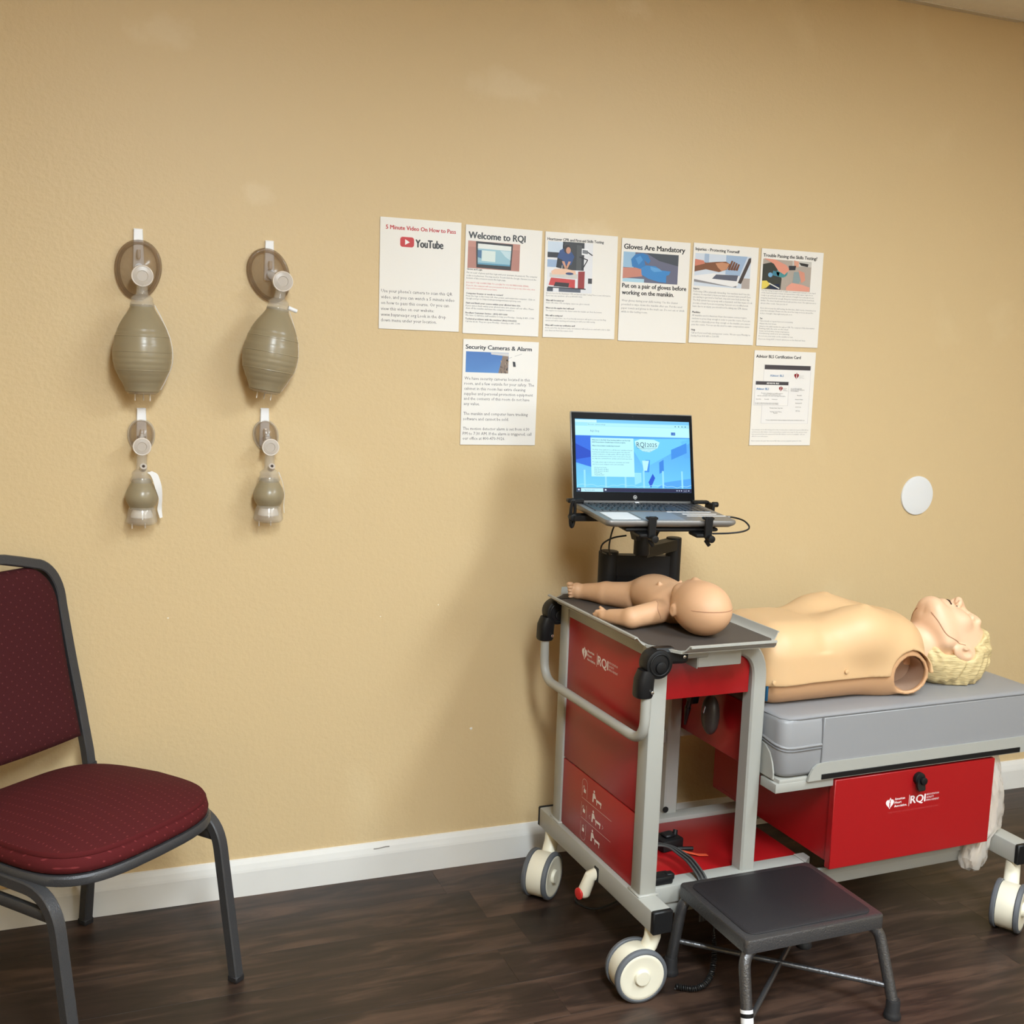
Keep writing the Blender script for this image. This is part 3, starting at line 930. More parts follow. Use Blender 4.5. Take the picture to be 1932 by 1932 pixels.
p.P([(.03, .33), (.10, .325), (.16, .36), (.10, .40), (.03, .415)], rgb(226, 204, 96), 5); p.P([(.16, .37), (.30, .35), (.33, .41), (.16, .41)], rgb(30, 44, 72), 2)
p.pic.line(.14 * PWD, -.35 * PHT, .31 * PWD, -.40 * PHT, .003, rgb(226, 226, 220), 6)
p.lines([(.427, "The last thing to pass is all of skills on a mannequin instead of the hard", .905), (.450, 'of the head and push it down strong and then relax upper right for it', .86), (.476, 'ready to go and push at the right amount of weight if you already do not', .885),
         (.503, 'bring the head back far enough. Bring the head back and tilt the head back', .89), (.530, 'farther. The chest should start the breath and then chest. The right amount is', .925), (.558, 'about a five count. Can you do it?', .46),
         (.608, 'If you did not pass the skill testing, the first time, didn\'t worry. Sometimes it is', .93), (.634, 'your first attempt. Please use the stool for help to focus about five', .89), (.662, 'inches of weight. Stay right and push on it.', .55),
         (.714, 'Tips:', .075, 1), (.740, 'Take a break or repeat if you are not passing', .565), (.767, 'Adjust the bed down', .30), (.795, 'Switch to the adult manikin throughout CPR. The compress of the chest answer', .93),
         (.819, 'Pushing with the arm on the chest', .50), (.844, 'Count out loud when doing compressions', .515), (.868, 'Continuing until you are passing', .52), (.896, 'Do not use your arms on the manikin to lean', .58), (.927, "If you are doing HCP, it won't allow you on the final and done", .79)], .0155, LGRY)
p.done('picture of gloved hands holding a breathing bag')

# 7 -- security notice
p = Poster(1.0514, Z0 - .0829, -.0028, 'white notice headed Security Cameras and Alarm, under the welcome notice')
p.T('Security Cameras & Alarm', .035, .070, .040, .905, BLK, 0.022, 3)
p.R(.04, .60, .115, .31, rgb(66, 120, 190), 0, [rgb(72, 128, 196), rgb(82, 138, 204), rgb(56, 108, 180), rgb(60, 112, 184)])
p.P([(.52, .145), (.595, .14), (.60, .31), (.47, .31), (.49, .24)], rgb(134, 112, 94), 1)
for k in range(26):
    a, b = .49 + .10 * random.random(), .16 + .14 * random.random()
    p.P([(a, b), (a + .018, b + .004), (a + .010, b + .022)], random.choice([rgb(96, 78, 66), rgb(170, 146, 120), rgb(116, 110, 104), rgb(74, 62, 56)]), 2)
p.P([(.36, .118), (.60, .118), (.60, .148), (.37, .135)], rgb(206, 204, 204), 3)
p.P([(.655, .195), (.69, .198), (.70, .245), (.665, .245)], rgb(30, 30, 34), 1)
p.pic.line(.60 * PWD, -.165 * PHT, .645 * PWD, -.155 * PHT, .0012, rgb(180, 178, 178), 1)
p.pic.line(.68 * PWD, -.145 * PHT, .775 * PWD, -.12 * PHT, .0012, rgb(180, 178, 178), 1)
p.lines([(.366, 'We have security cameras located in this', .895), (.414, 'room, and a few outside for your safety. The', .955), (.462, 'cabinet in this room has extra cleaning', .84),
         (.510, 'supplies and personal protection equipment', .945), (.557, 'and the contents of this room do not have', .90), (.606, 'any value.', .24), (.700, 'The manikin and computer have tracking', .885),
         (.750, 'software and cannot be sold.', .63), (.843, 'The motion detector alarm is set from 6:30', .915), (.890, 'PM to 7:30 AM. If the alarm is triggered, call', .945), (.936, 'our office at 800-470-9026.', .59)], .030, rgb(92, 90, 94))
p.done('picture of blue sky and a stone wall')

# 8 -- certification card notice
p = Poster(1.9529, Z0 - .0789, .0045, 'white notice headed Advisor BLS Certification Card with two sample cards')
p.T('Advisor BLS Certification Card', .03, .060, .032, .75, BLK, 0.02, 2)
p.R(.165, .935, .145, .765, rgb(206, 202, 204)); p.R(.17, .93, .147, .763, rgb(236, 233, 230), 1); p.R(.175, .925, .148, .195, rgb(66, 64, 72), 2)
p.T('ADVISOR: BLS', .455, .171, .017, .665, WHT, 0.03); p.T('Advisor: BLS', .27, .258, .024, .49, BLUET, 0.02)
hadd = lambda pts, c, l: p.pic.poly(pts, c, l)
heart(hadd, .70 * PWD, -.258 * PHT, .017, rgb(140, 36, 48), WHT, 3)
for k, s in enumerate(('American', 'Heart', 'Association.')):
    p.T(s, .745, .252 + .013 * k, .009, (.82, .80, .845)[k], BLK)
p.R(.035, .585, .318, .575, rgb(200, 196, 198), 3); p.R(.04, .58, .32, .573, rgb(238, 235, 232), 4); p.R(.045, .575, .322, .358, rgb(66, 64, 72), 5)
pp = Print(p.txt.o, p.txt.u, p.txt.w)
pp.n = p.txt.n
def T2(s, u0, v, cap, u1, col=GRY, bold=0.0):
    c = cap * PHT
    p.txt.text(s, u0 * PWD, -v * PHT - c / 2, c, col, u1 * PWD, bold, 8, 1)
T2('ADVISOR: BLS', .22, .34, .016, .42, WHT, .03); T2('Advisor: BLS', .06, .40, .022, .26, BLUET, .02)
heart(hadd, .455 * PWD, -.397 * PHT, .014, rgb(140, 36, 48), WHT, 6)
for k, s in enumerate(('American', 'Heart', 'Association.')):
    T2(s, .495, .391 + .012 * k, .008, (.555, .54, .57)[k], BLK)
for v, s, a, b in ((.445, 'The above individual has successfully completed', .14, .49), (.459, 'the cognitive and skills evaluations in accordance', .18, .46), (.473, 'with the curriculum of the Basic Life Support program', .08, .535),
                   (.508, 'Issue Date', .065, .145), (.508, 'Renew By', .20, .27), (.508, 'Instructor', .32, .41), (.548, 'To view or verify authenticity, students and employers', .05, .43), (.560, 'should scan this code with their mobile device', .05, .43)):
    T2(s, a, v, .0105, b)
for v, s, a, b in ((.390, 'has successfully completed the', .62, .80), (.403, 'cognitive and skills evaluations', .615, .845), (.416, 'in accordance', .62, .75), (.462, 'Renew By', .73, .805), (.505, 'Instructor Name', .70, .83),
                   (.545, 'Instructor ID', .71, .815), (.586, 'eCard Code', .71, .805), (.627, 'QR Code', .72, .79), (.600, 'Training Center City, State', .29, .505), (.640, 'Training Center Phone', .30, .49), (.654, 'Number', .36, .425),
                   (.728, 'To view or verify authenticity, students and employers should scan this code with their mobile device', .24, .88)):
    T2(s, a, v, .0115, b)
p.lines([(.832, 'If you already took the BLS training and are due to renew, please complete the in-person skills with us', .955), (.856, 'and show your BLS Advisor Card on your phone or print out a copy. For the card you must', .935),
         (.879, 'have passed and have the paperwork if the BLS Advisor card is not available. Call our', .90), (.902, 'office for more information.', .30), (.950, 'Never assume the pass date is your BLS date, as it is a separate system for this.', .855)], .0125, LGRY)
p.done('two printed sample cards with red heart logos')

# ------------------------------------------------------------------ round cover plate on the wall
t = thing('wall_plate', 'round white blank cover plate on the wall above the manikin head', 'wall plate', (2.4855, 0, 1.0325))
MB().lathe([(0.0625, 0.0), (0.0625, 0.003), (0.0612, 0.0048), (0.058, 0.0055), (0.03, 0.0062), (0.001, 0.0064)], axis_matrix((0, -0.0005, 0), (0, -1, 0)), 48).build('plate', M_DISCW, t)

# ------------------------------------------------------------------ hooks and breathing bags
def wall_hook(x, z, label):
    t = thing('wall_hook', label, 'hook', (x, 0, z), 0, 'white wall hooks')
    # adhesive plate, slightly wider at its foot, hanging from z=0 down
    mb = MB()
    rings = []
    for y, k in ((-0.0006, 1.0), (-0.006, 1.0), (-0.0085, 0.86)):
        ring = []
        for u, w in ((-.0105, -.001), (-.0085, 0), (.0085, 0), (.0105, -.001), (.0135, -.092), (.0105, -.096), (-.0105, -.096), (-.0135, -.092)):
            ring.append(V(u * k, y, -.048 + (w + .048) * (1 if k == 1 else .95)))
        rings.append(ring)
    mb.loops(rings).build('plate', M_HOOK, t)
    h = MB()
    pth = fillet([(0, -.006, -.052), (0, -.011, -.066), (0, -.022, -.068), (0, -.022, -.050)], .008)
    h.tube(pth, .0045, 10)
    h.build('hook_arm', M_HOOKCLEAR, t)
    return t

def bag_mask(x, z, kind, tilt, label, mask_c, mask_r, mask_tilt, strap):
    """x,z : neck of the bag. kind big / small; mask_c is relative to the neck"""
    big = kind == 'big'
    yc = -0.072 if big else -0.046
    t = thing('bag_valve_mask', label, 'resuscitator', (x, 0, z), 0, 'resuscitator bags hanging on hooks')
    R = Matrix.Translation((0, yc, 0)) @ Matrix.Rotation(tilt, 4, 'Y')
    down = R @ Matrix.Rotation(PI, 4, 'X')        # +z of a profile points down
    mb = MB()
    prof = []
    if big:
        L = .200
        ctl = [(0, .024), (.012, .028), (.03, .0415), (.055, .0545), (.085, .0635), (.115, .0665), (.14, .064), (.165, .054), (.185, .042), (.2, .036)]
    else:
        L = .070
        ctl = [(0, .0205), (.006, .0225), (.018, .0300), (.030, .0358), (.040, .0378), (.050, .0368), (.060, .0320), (.070, .0255)]
    hs = np.linspace(0, L, 70)
    rs = np.interp(hs, [c[0] for c in ctl], [c[1] for c in ctl])
    rs = np.convolve(np.pad(rs, 4, mode='edge'), np.ones(9) / 9, 'valid')
    if big:
        for c in (.062, .082, .088, .124, .137, .163, .178):
            rs = rs - .0009 * np.exp(-((hs - c) / .0022) ** 2)
    for h_, r_ in zip(hs, rs):
        prof.append((float(r_), float(h_)))
    mb.lathe(prof, down, 40)
    mb.build('bag', M_BAGSIL, t, angle=80)
    # ribs show as separate rings on the bag
    if big:
        for c in (.073, .108, .150):
            rb = MB()
            rr = float(np.interp(c, hs, rs))
            rb.tube([down @ V((rr - .0006) * math.cos(a), (rr - .0006) * math.sin(a), c) for a in np.linspace(0, 2 * PI, 40, endpoint=False)], .0016, 6, closed=True)
            rb.build('rib', M_BAGSIL, t)
    # collar between bag and valve
    c = MB()
    k = 1.0 if big else .95
    c.lathe([(.0245 * k, .010), (.0275 * k, .004), (.0265 * k, -.002), (.0235 * k, -.008), (.0245 * k, -.012), (.0235 * k, -.016), (.019 * k, -.020), (.0135 * k, -.024), (.0125 * k, -.032), (.0125 * k, -.052 if big else -.066)], down, 32)
    c.build('collar', M_CLEAR, t)
    # valve housing, a drum that faces the room
    vc = down @ V(0, 0, -.064 if big else -.078)
    vr = .0228 if big else .0195
    v = MB()
    v.lathe([(vr * .8, -.02), (vr * .96, -.014), (vr, -.004), (vr, .010), (vr * .92, .0125), (vr * .55, .0135), (vr * .5, .012), (.001, .012)], axis_matrix(vc, (0, -1, 0)), 36)
    v.build('valve', M_VALVE, t)
    r_ = MB()
    r_.tube([vc + Vector((vr * math.cos(a), -.011, vr * math.sin(a))) for a in np.linspace(0, 2 * PI, 36, endpoint=False)], .0017, 8, closed=True)
    r_.build('valve_rim', M_RIM, t)
    # patient connector back to the mask and the mask itself: domed shell with a soft cushion rim on the wall
    mc = Vector((mask_c[0], 0, mask_c[1]))
    cn = MB()
    cn.tube([vc + Vector((0, .006, 0)), Vector((vc.x * .6 + mc.x * .4, yc + .026, vc.z * .7 + mc.z * .3)), mc + Vector((0, -.020, 0))], [.011 * k, .0105 * k, .011 * k], 18, caps=False)
    cn.build('connector', M_VALVE, t)
    mk = MB()
    rings = []
    rx, rz = mask_r
    for s, y in ((1.0, -.009), (.985, -.013), (.90, -.018), (.72, -.026), (.45, -.033), (.24, -.036), (.20, -.044)):
        ring = []
        for j in range(44):
            a = 2 * PI * j / 44
            # teardrop outline: narrower towards the chin end
            sx = 1.0 - .16 * (1 - math.sin(a)) / 2
            px, pz = rx * s * math.cos(a) * sx, rz * s * math.sin(a)
            ring.append(mc + Vector((px * math.cos(mask_tilt) - pz * math.sin(mask_tilt), y * (1 if big else .8), px * math.sin(mask_tilt) + pz * math.cos(mask_tilt))))
        rings.append(ring)
    mk.loops(rings, False, False)
    mk.build('mask_dome', M_CLEAR2, t)
    cu = MB()
    cu.tube([p_ * .97 + mc * .03 + Vector((0, .0015, 0)) for p_ in rings[0]], .0062 if big else .0042, 10, closed=True)
    cu.build('mask_cushion', M_CLEAR2 if big else M_CLEAR, t)
    # reservoir end: clear cap with small prongs
    if big:
        e = MB(); e.lathe([(.038, .188), (.0375, .197), (.034, .203), (.029, .206), (.001, .207)], down, 32); e.build('end_cap', M_CLEAR, t)
        pr_ = [(-.016, .0), (.003, -.010), (.017, .004)]
        base, ln = .205, .016
    else:
        e = MB(); e.lathe([(.0265, .064), (.0300, .070), (.0330, .080), (.0345, .092), (.0362, .097), (.0362, .101), (.0340, .105), (.030, .108), (.001, .109)], down, 36); e.build('end_cap', M_CLEAR, t)
        d = MB(); d.lathe([(.0200, .0715), (.0235, .080), (.0260, .088), (.0255, .091), (.001, .0915)], down, 32); d.build('inner_disc', M_RIM, t)
        pr_ = [(-.022, .0), (.008, -.008)]
        base, ln = .107, .012
    for a, b in pr_:
        g = MB(); cyl(g, down @ V(a, b, base), down @ V(a, b, base + ln), .0014, seg=8)
        g.build('prong', M_RIM, t)
    # carrying strap along the right side of the bag
    s = MB()
    if strap == 'loop':
        pts = [V(.0165, yc - .026, .020), V(.028, yc - .022, .010), V(.0365, yc - .018, -.018), V(.0415, yc - .008, -.045), V(.040, yc + .002, -.072), V(.0435, yc + .004, -.094)]
        wd = [.006, .0085, .0085, .0045, .006, .0035]
    elif big:
        rr = [float(np.interp(h_, hs, rs)) for h_ in (.0, .03, .08, .13, .17, .195)]
        pts = [down @ V(a + .0025, -.004, h_) for a, h_ in zip(rr, (.0, .03, .08, .13, .17, .195))]
        wd = [.004, .006, .003, .003, .005, .0055]
    else:
        pts = [V(.023, yc, .016), V(.034, yc + .008, -.01), V(.0395, yc + .012, -.04), V(.0385, yc + .012, -.07), V(.039, yc + .008, -.088)]
        wd = [.0055, .003, .003, .005, .0035]
    P = spline(pts, 6)
    W = np.interp(np.linspace(0, 1, len(P)), np.linspace(0, 1, len(wd)), wd)
    lr = []
    for i, q in enumerate(P):
        dx = Vector((.92, .38, .25)).normalized() * float(W[i]) if strap == 'loop' else Vector((.35, .9, 0)).normalized() * float(W[i])
        lr.append([q + dx, q + dx + Vector((0, -.0009, 0)), q - dx + Vector((0, -.0009, 0)), q - dx])
    s.loops(lr).build('strap', M_STRAP, t)
    # oxygen port nub
    n = MB()
    if strap == 'nub':
        cyl(n, down @ V(.024, 0, -.006), down @ V(.046, -.002, -.002), .0052, .0048, 12)
        n.build('port', M_HOOK, t)
    elif not big:
        cyl(n, V(0.002, yc - .012, .026), V(0.003, yc - .024, .033), .0085, .0080, 16)
        po_ = n.build('port', M_VALVE, t)
        k2 = MB(); cyl(k2, V(0.003, yc - .0238, .0329), V(0.003, yc - .0246, .0334), .0035, .0035, 12); k2.build('port_hole', M_DARK, po_)
    return t

wall_hook(0.134, 1.688, 'white adhesive hook holding the upper left resuscitator mask')
wall_hook(0.4375, 1.682, 'white adhesive hook holding the upper right resuscitator mask')
wall_hook(0.137, 1.270, 'white adhesive hook holding the lower left small resuscitator')
wall_hook(0.428, 1.275, 'white adhesive hook holding the lower right small resuscitator')
bag_mask(0.138, 1.511, 'big', 0.008, 'large smoky resuscitator bag hanging straight on the upper left', (-.005, .082), (.052, .066), -.12, 'side')
bag_mask(0.448, 1.518, 'big', 0.155, 'large smoky resuscitator bag hanging tilted on the upper right', (-.011, .080), (.050, .063), .35, 'nub')
bag_mask(0.1345, 1.1035, 'small', 0.01, 'small resuscitator bag with a loose white strap, lower left', (.002, .100), (.031, .038), 0.0, 'loop')
bag_mask(0.4335, 1.1035, 'small', 0.02, 'small resuscitator bag without a loose strap, lower right', (-.002, .102), (.031, .038), 0.2, 'small')

# ------------------------------------------------------------------ chair
t = thing('stacking_chair', 'maroon dotted upholstered stacking chair with a charcoal steel frame', 'chair', (-0.016, -0.364, 0), math.radians(40.6))
def seat_ring(inset, z, dome=0.0, n=64):
    ring = []
    for k in range(n):
        a = 2 * PI * k / n
        c, s = math.cos(a), math.sin(a)
        e = 0.52
        px = abs(c) ** e * (1 if c >= 0 else -1)
        py = abs(s) ** e * (1 if s >= 0 else -1)
        w = 0.222 if py < 0 else 0.222 - 0.030 * py
        x_, y_ = px * (w - inset), py * (0.213 - inset) - 0.012
        if py < 0:
            y_ -= 0.012 * (1 - px * px)
        ring.append(V(x_, y_, z))
    return ring
mb = MB()
rings = [seat_ring(.012, .402), seat_ring(.002, .408), seat_ring(0, .420), seat_ring(.003, .434), seat_ring(.006, .437), seat_ring(.004, .440), seat_ring(.008, .447)]
for k in range(1, 9):
    s = k / 8
    rings.append(seat_ring(.008 + s * .180, .447 + .030 * math.sin(s * PI / 2) ** .8))
mb.loops(rings[6:], False, True)
mb.build('seat', M_FABRIC, t, angle=80)
MB().loops(rings[:7], True, False).build('seat_band', M_FABRICS, t, angle=80)
r_ = MB()
r_.loops([seat_ring(-.002, .384), seat_ring(-.004, .388), seat_ring(-.004, .400), seat_ring(-.001, .404), seat_ring(.02, .404), seat_ring(.02, .384)], True, False)
r_.build('seat_rim', M_CHAIRM, t)
for sx in (-1, 1):
    x = .220 * sx
    g = MB().tube(fillet([(x, .13, .378), (x, -.185, .378), (x * 1.0, -.242, .012)], .075, 9), 0, square=(.0125, .0125), up=(1, 0, 0))
    g.build('leg', M_CHAIRM, t)
    MB().box(x - .014, x + .014, -.256, -.228, 0.0, .016, .003, 1).build('foot_cap', M_RUBBER, t)
    g = MB().tube(fillet([(.200 * sx, .196, .43), (.208 * sx, .192, .37), (x, .243, .012)], .03, 5), 0, square=(.0125, .0125), up=(1, 0, 0))
    g.build('leg', M_CHAIRM, t)
    MB().box(x - .014, x + .014, .229, .257, 0.0, .016, .003, 1).build('foot_cap', M_RUBBER, t)
    MB().tube([(x, -.190, .332), (x, .200, .332)], 0, square=(.007, .011), up=(1, 0, 0)).build('stretcher', M_CHAIRM, t)
# back: bent frame and pad share a gentle backward curve
def back_y(z):
    return .196 + .085 * max(0, (z - .43)) / .48 + .012 * math.sin(PI * (z - .43) / .5)
path = [(.200, back_y(z), z) for z in (.40, .46, .52, .58)] + [(.1965, back_y(.66), .66), (.192, back_y(.74), .74), (.187, back_y(.81), .81)]
top = []
for k in range(1, 12):
    a = PI / 2 * k / 12
    top.append((.110 + .077 * math.cos(a) ** .9, 0, .815 + .098 * math.sin(a)))
path += [(p_[0], back_y(p_[2]), p_[2]) for p_ in top]
path += [(.09, back_y(.921), .921), (.045, back_y(.932), .932), (.015, back_y(.935), .935)]
full = path + [(-p_[0], p_[1], p_[2]) for p_ in path[::-1]]
MB().tube(full, 0, square=(.0125, .0115), up=(0, 1, 0)).build('back_frame', M_CHAIRM, t)
def pad_ring(inset, off):
    ring = []
    n = 40
    pts = []
    zb, zt, wb, wt = .498, .905, .184, .174
    for k in range(12):
        pts.append((-wb + inset + (2 * (wb - inset)) * k / 11, zb + inset + .006 * (1 - (2 * k / 11 - 1) ** 2) * -1))
    for k in range(8):
        s = (k + 1) / 8
        pts.append((wb - inset + (wt - wb) * s, zb + inset + (.80 - zb - inset) * s))
    for k in range(9):
        a = PI / 2 * (k + 1) / 9
        pts.append((.100 + (wt - inset - .100) * math.cos(a), .80 + (zt - inset - .80) * math.sin(a)))
    mir = [(-x_, z_) for x_, z_ in pts[12:][::-1]]
    for x_, z_ in pts + mir:
        ring.append(V(x_, back_y(z_) + off, z_))
    return ring
MB().loops([pad_ring(.05, -.026), pad_ring(.02, -.023), pad_ring(.004, -.014), pad_ring(0, -.004), pad_ring(0, .006), pad_ring(.006, .014), pad_ring(.03, .016)]).build('backrest', M_FABRICB, t, angle=80)

# ------------------------------------------------------------------ step stool
t = thing('step_stool', 'low hammered grey step stool with a black rubber top beside the red cart', 'stool', (1.463, -0.820, 0), math.radians(0.9))
hx, hy, zt = .182, .139, .224
mb = MB()
def rr_ring(ax, ay, r, z, n=6):
    ring = []
    for cx, cy, a0 in ((ax - r, ay - r, 0), (-ax + r, ay - r, 90), (-ax + r, -ay + r, 180), (ax - r, -ay + r, 270)):
        for k in range(n):
            a = math.radians(a0 + 90 * k / (n - 1))
            ring.append(V(cx + r * math.cos(a), cy + r * math.sin(a), z))
    return ring
mb.loops([rr_ring(hx - .004, hy - .004, .01, zt - .030), rr_ring(hx, hy, .012, zt - .030), rr_ring(hx, hy, .012, zt - .005), rr_ring(hx - .0015, hy - .0015, .011, zt - .001), rr_ring(hx - .004, hy - .004, .01, zt)])
mb.build('top', M_STEEL, t, label='hammered grey steel rim of the top')
MB().loops([rr_ring(hx - .018, hy - .018, .022, zt - .001), rr_ring(hx - .018, hy - .018, .022, zt + .0015), rr_ring(hx - .0205, hy - .0205, .021, zt + .003)]).build('tread', M_TREAD, t, label='black rubber tread')
for sx in (-1, 1):
    for sy, fy in ((-1, -.176), (1, .140)):
        fx = .190 * sx
        y0 = -.116 if sy < 0 else .116
        MB().tube(fillet([(.09 * sx, y0, zt - .026), (.177 * sx, y0 + (.006 * sy), zt - .026), (fx, fy, .03)], .050, 9), .0128, 14).build('leg', M_STEEL, t)
        f = MB(); f.lathe([(.0185, 0), (.0195, .004), (.0175, .012), (.0155, .016), (.0155, .040), (.014, .043)], axis_matrix((fx, fy, 0), (0, 0, 1)), 20)
        f.build('foot', M_RUBBER, t, label='black rubber foot')
def legpt(sx, sy, fy, z):
    a, b = V(.177 * sx, -.122 if sy < 0 else .122, zt - .026), V(.190 * sx, fy, .03)
    k = (z - b.z) / (a.z - b.z)
    return b + (a - b) * k
MB().tube([legpt(-1, 1, .14, .085), legpt(1, -1, -.176, .068)], .0062, 10).build('brace', M_STEEL, t)
MB().tube([legpt(-1, -1, -.176, .055), legpt(1, 1, .14, .093)], .0062, 10).build('brace', M_STEEL, t)
# paper sticker round the near left leg
a, b = legpt(-1, -1, -.176, .085), legpt(-1, -1, -.176, .040)
MB().tube([a, b], .0136, 14, caps=False).build('sticker', M_LABEL, t, label='white sticker on the leg')
a, b = legpt(-1, -1, -.176, .078), legpt(-1, -1, -.176, .070)
MB().tube([a, b], .0138, 14, caps=False).build('sticker_band', M_BLACKPL, t)
# ------------------------------------------------------------------ training cart (own frame: x along the wall, y towards the wall)
CO, CTH = Vector((1.15, -0.80, 0)), math.radians(1.5)
def W(x, y, z):
    """cart frame to room"""
    return Vector((CO.x + x * math.cos(CTH) - y * math.sin(CTH), CO.y + x * math.sin(CTH) + y * math.cos(CTH), z))

cart = thing('training_cart', 'grey and red wheeled training cart with a tray top and a bed frame', 'cart', CO, CTH)

def rail_box(name, m, *a, bev=.004, parent=cart, label=None):
    return MB().box(*a, bev, 2).build(name, m, parent, label=label)

for x0, x1 in ((.015, .065), (1.10, 1.15)):
    r_ = rail_box('foot_rail', M_GREY, x0, x1, .034, .641, .160, .212)
    MB().box(x0 - .0005, x1 + .0005, .022, .036, .159, .213, .003, 1).build('end_cap', M_BLACKPL, r_, label='black end cap')
    MB().box(x0 - .0005, x1 + .0005, .639, .650, .159, .213, .003, 1).build('end_cap', M_BLACKPL, r_, label='black end cap')
rail_box('cross_rail', M_GREY, .066, .505, .128, .176, .168, .211)
MB().prism([(.505, .130), (.535, .150), (.535, .176), (.505, .176)], .168, .211).build('rail_end', M_GREY, cart)
rail_box('cross_rail', M_GREY, .066, 1.10, .470, .515, .168, .211)
b_ = rail_box('cross_rail', M_GREY, .066, 1.10, .136, .178, .136, .166)
MB().box(.54, 1.10, .132, .14, .166, .184, .001, 1).build('rail_lip', M_GREY, b_)
rail_box('shelf', M_RED, .066, .53, .176, .470, .188, .200, bev=.002, label='red lower shelf')

# uprights
pl = rail_box('post', M_GREY, .022, .066, .101, .146, .211, .792, bev=.006)
MB().box(.017, .071, .096, .151, .2095, .2165, .0025, 1).build('weld', M_GREY, pl)
pl = rail_box('post', M_GREY, .022, .066, .531, .577, .211, .792, bev=.006)
MB().box(.017, .071, .526, .582, .2095, .2165, .0025, 1).build('weld', M_GREY, pl)
for yy in (.160, .520):
    p_ = fillet([(.342, yy, .208), (.342, yy, .772), (.067, yy, .772)], .085, 9)
    MB().tube(p_, 0, square=(.021, .020), up=(0, 1, 0)).build('post', M_GREY, cart)
c_ = MB(); c_.lathe([(.0085, 0), (.0085, .002)], axis_matrix((.325, .4995, .222), (0, -1, 0)), 16)
c_.build('hole', M_BLACKPL, cart)

# red side panels on the handle side
sp = rail_box('side_panel', M_RED, .028, .036, .146, .532, .394, .766, bev=.0012, label='red upper side panel with white logo')
sp2 = rail_box('side_panel', M_RED, .028, .036, .146, .532, .213, .390, bev=.0012, label='red lower side panel with white lock symbols')
rail_box('top_rail', M_GREY, .026, .060, .146, .532, .766, .792, bev=.003)

def brand(P, x, y, s, col, dim):
    """heart mark, association name, bar, three letters and their small lines; s = height of the heart"""
    heart(lambda pts, c, l: P.poly(pts, c, l), x + .42 * s, y, s, col, dim, 0)
    for k, w in enumerate(('American', 'Heart', 'Association.')):
        P.text(w, x + 1.0 * s, y + (.28 - .36 * k) * s, .25 * s, col, x + (1.0 + (1.25, .85, 1.55)[k]) * s, .02, 1, 1)
    P.rect(x + 2.78 * s, x + 2.83 * s, y - .55 * s, y + .62 * s, col, 1)
    P.text('RQI', x + 2.98 * s, y - .30 * s, .80 * s, col, x + 4.85 * s, .02, 1, 3)
    for k, w in enumerate(('RESUSCITATION', 'QUALITY', 'IMPROVEMENT')):
        P.text(w, x + 4.98 * s, y + (.30 - .30 * k) * s, .19 * s, col, x + (4.98 + (1.55, .95, 1.62)[k]) * s, 0, 1, 1)

WMARK = rgb(226, 214, 210); RDIM = rgb(150, 28, 30)
# side panel faces -x: reader sees y decreasing to the right
P = Print((.028, 0, 0), (0, -1, 0), (0, 0, 1)); P.n = Vector((-1, 0, 0))
brand(P, -.452, .694, .0285, WMARK, RDIM)
tag(P.build('logo', M_INK, sp, 'white heart logo and letters'), kind='stuff')
P = Print((.028, 0, 0), (0, -1, 0), (0, 0, 1)); P.n = Vector((-1, 0, 0))
LK = rgb(206, 176, 170)
yl, yr = -.405, -.305
def ring2(cx, cy, rx, ry, t, col, a0=0, a1=360, n=18):
    pts = [(cx + rx * math.cos(math.radians(a0 + (a1 - a0) * k / n)), cy + ry * math.sin(math.radians(a0 + (a1 - a0) * k / n))) for k in range(n + 1)]
    for p0, p1 in zip(pts, pts[1:]):
        P.line(p0[0], p0[1], p1[0], p1[1], t, col, 1)
for k, zc in enumerate((.352, .300, .250)):
    h2 = .021
    P.line(yl - .014, zc - h2, yl - .014, zc + h2 * .7, .0012, LK); P.line(yl + .014, zc - h2 * (.7 if k == 2 else 1), yl + .014, zc + h2 * .7, .0012, LK)
    if k == 0:
        ring2(yl, zc + .014, .014, .012, .0012, LK, 0, 180)
    if k == 2:
        ring2(yl, zc - .019, .014, .012, .0012, LK, 180, 360)
    P.rect(yl - .005, yl + .006, zc - .009, zc, WMARK)
    ring2(yl + (.0005 if k == 2 else -.004), zc, .0042, .008, .0014, WMARK, 0, 180, 10)
    if k < 2:
        P.line(yl - .014, zc - .0255, yr + .045, zc - .0255, .0011, LK)
    # little bed with a bent figure
    bx = yl + .045
    P.disc(bx + .006, zc + .013, .0035, .0035, WMARK, 0, 12)
    P.poly([(bx, zc + .007), (bx + .010, zc + .009), (bx + .018, zc - .002), (bx + .006, zc - .004), (bx + .004, zc - .015), (bx - .002, zc - .015)], WMARK, 1)
    P.rect(bx + .018, bx + .046, zc - .008, zc - .002, WMARK); P.rect(bx + .020, bx + .023, zc - .016, zc - .008, WMARK); P.rect(bx + .041, bx + .044, zc - .016, zc - .008, WMARK)
    if k == 1:
        P.line(bx - .010, zc - .002, bx - .016, zc - .007, .0013, LK); P.line(bx - .016, zc - .007, bx - .010, zc - .012, .0013, LK)
        P.line(bx + .054, zc - .002, bx + .060, zc - .007, .0013, LK); P.line(bx + .060, zc - .007, bx + .054, zc - .012, .0013, LK)
tag(P.build('lock_symbols', M_INK, sp2, 'white lock and bed symbols'), kind='stuff')

# upper red compartment under the tray
ub = rail_box('compartment', M_RED, .072, .318, .150, .540, .655, .748, bev=.002, label='red shallow compartment under the tray')
# panel between the cart top and the bed
rail_box('inner_panel', M_RED, .364, .370, .185, .580, .447, .600, bev=.001)
rail_box('mount_bar', M_GREY, .300, .368, .512, .540, .405, .440)

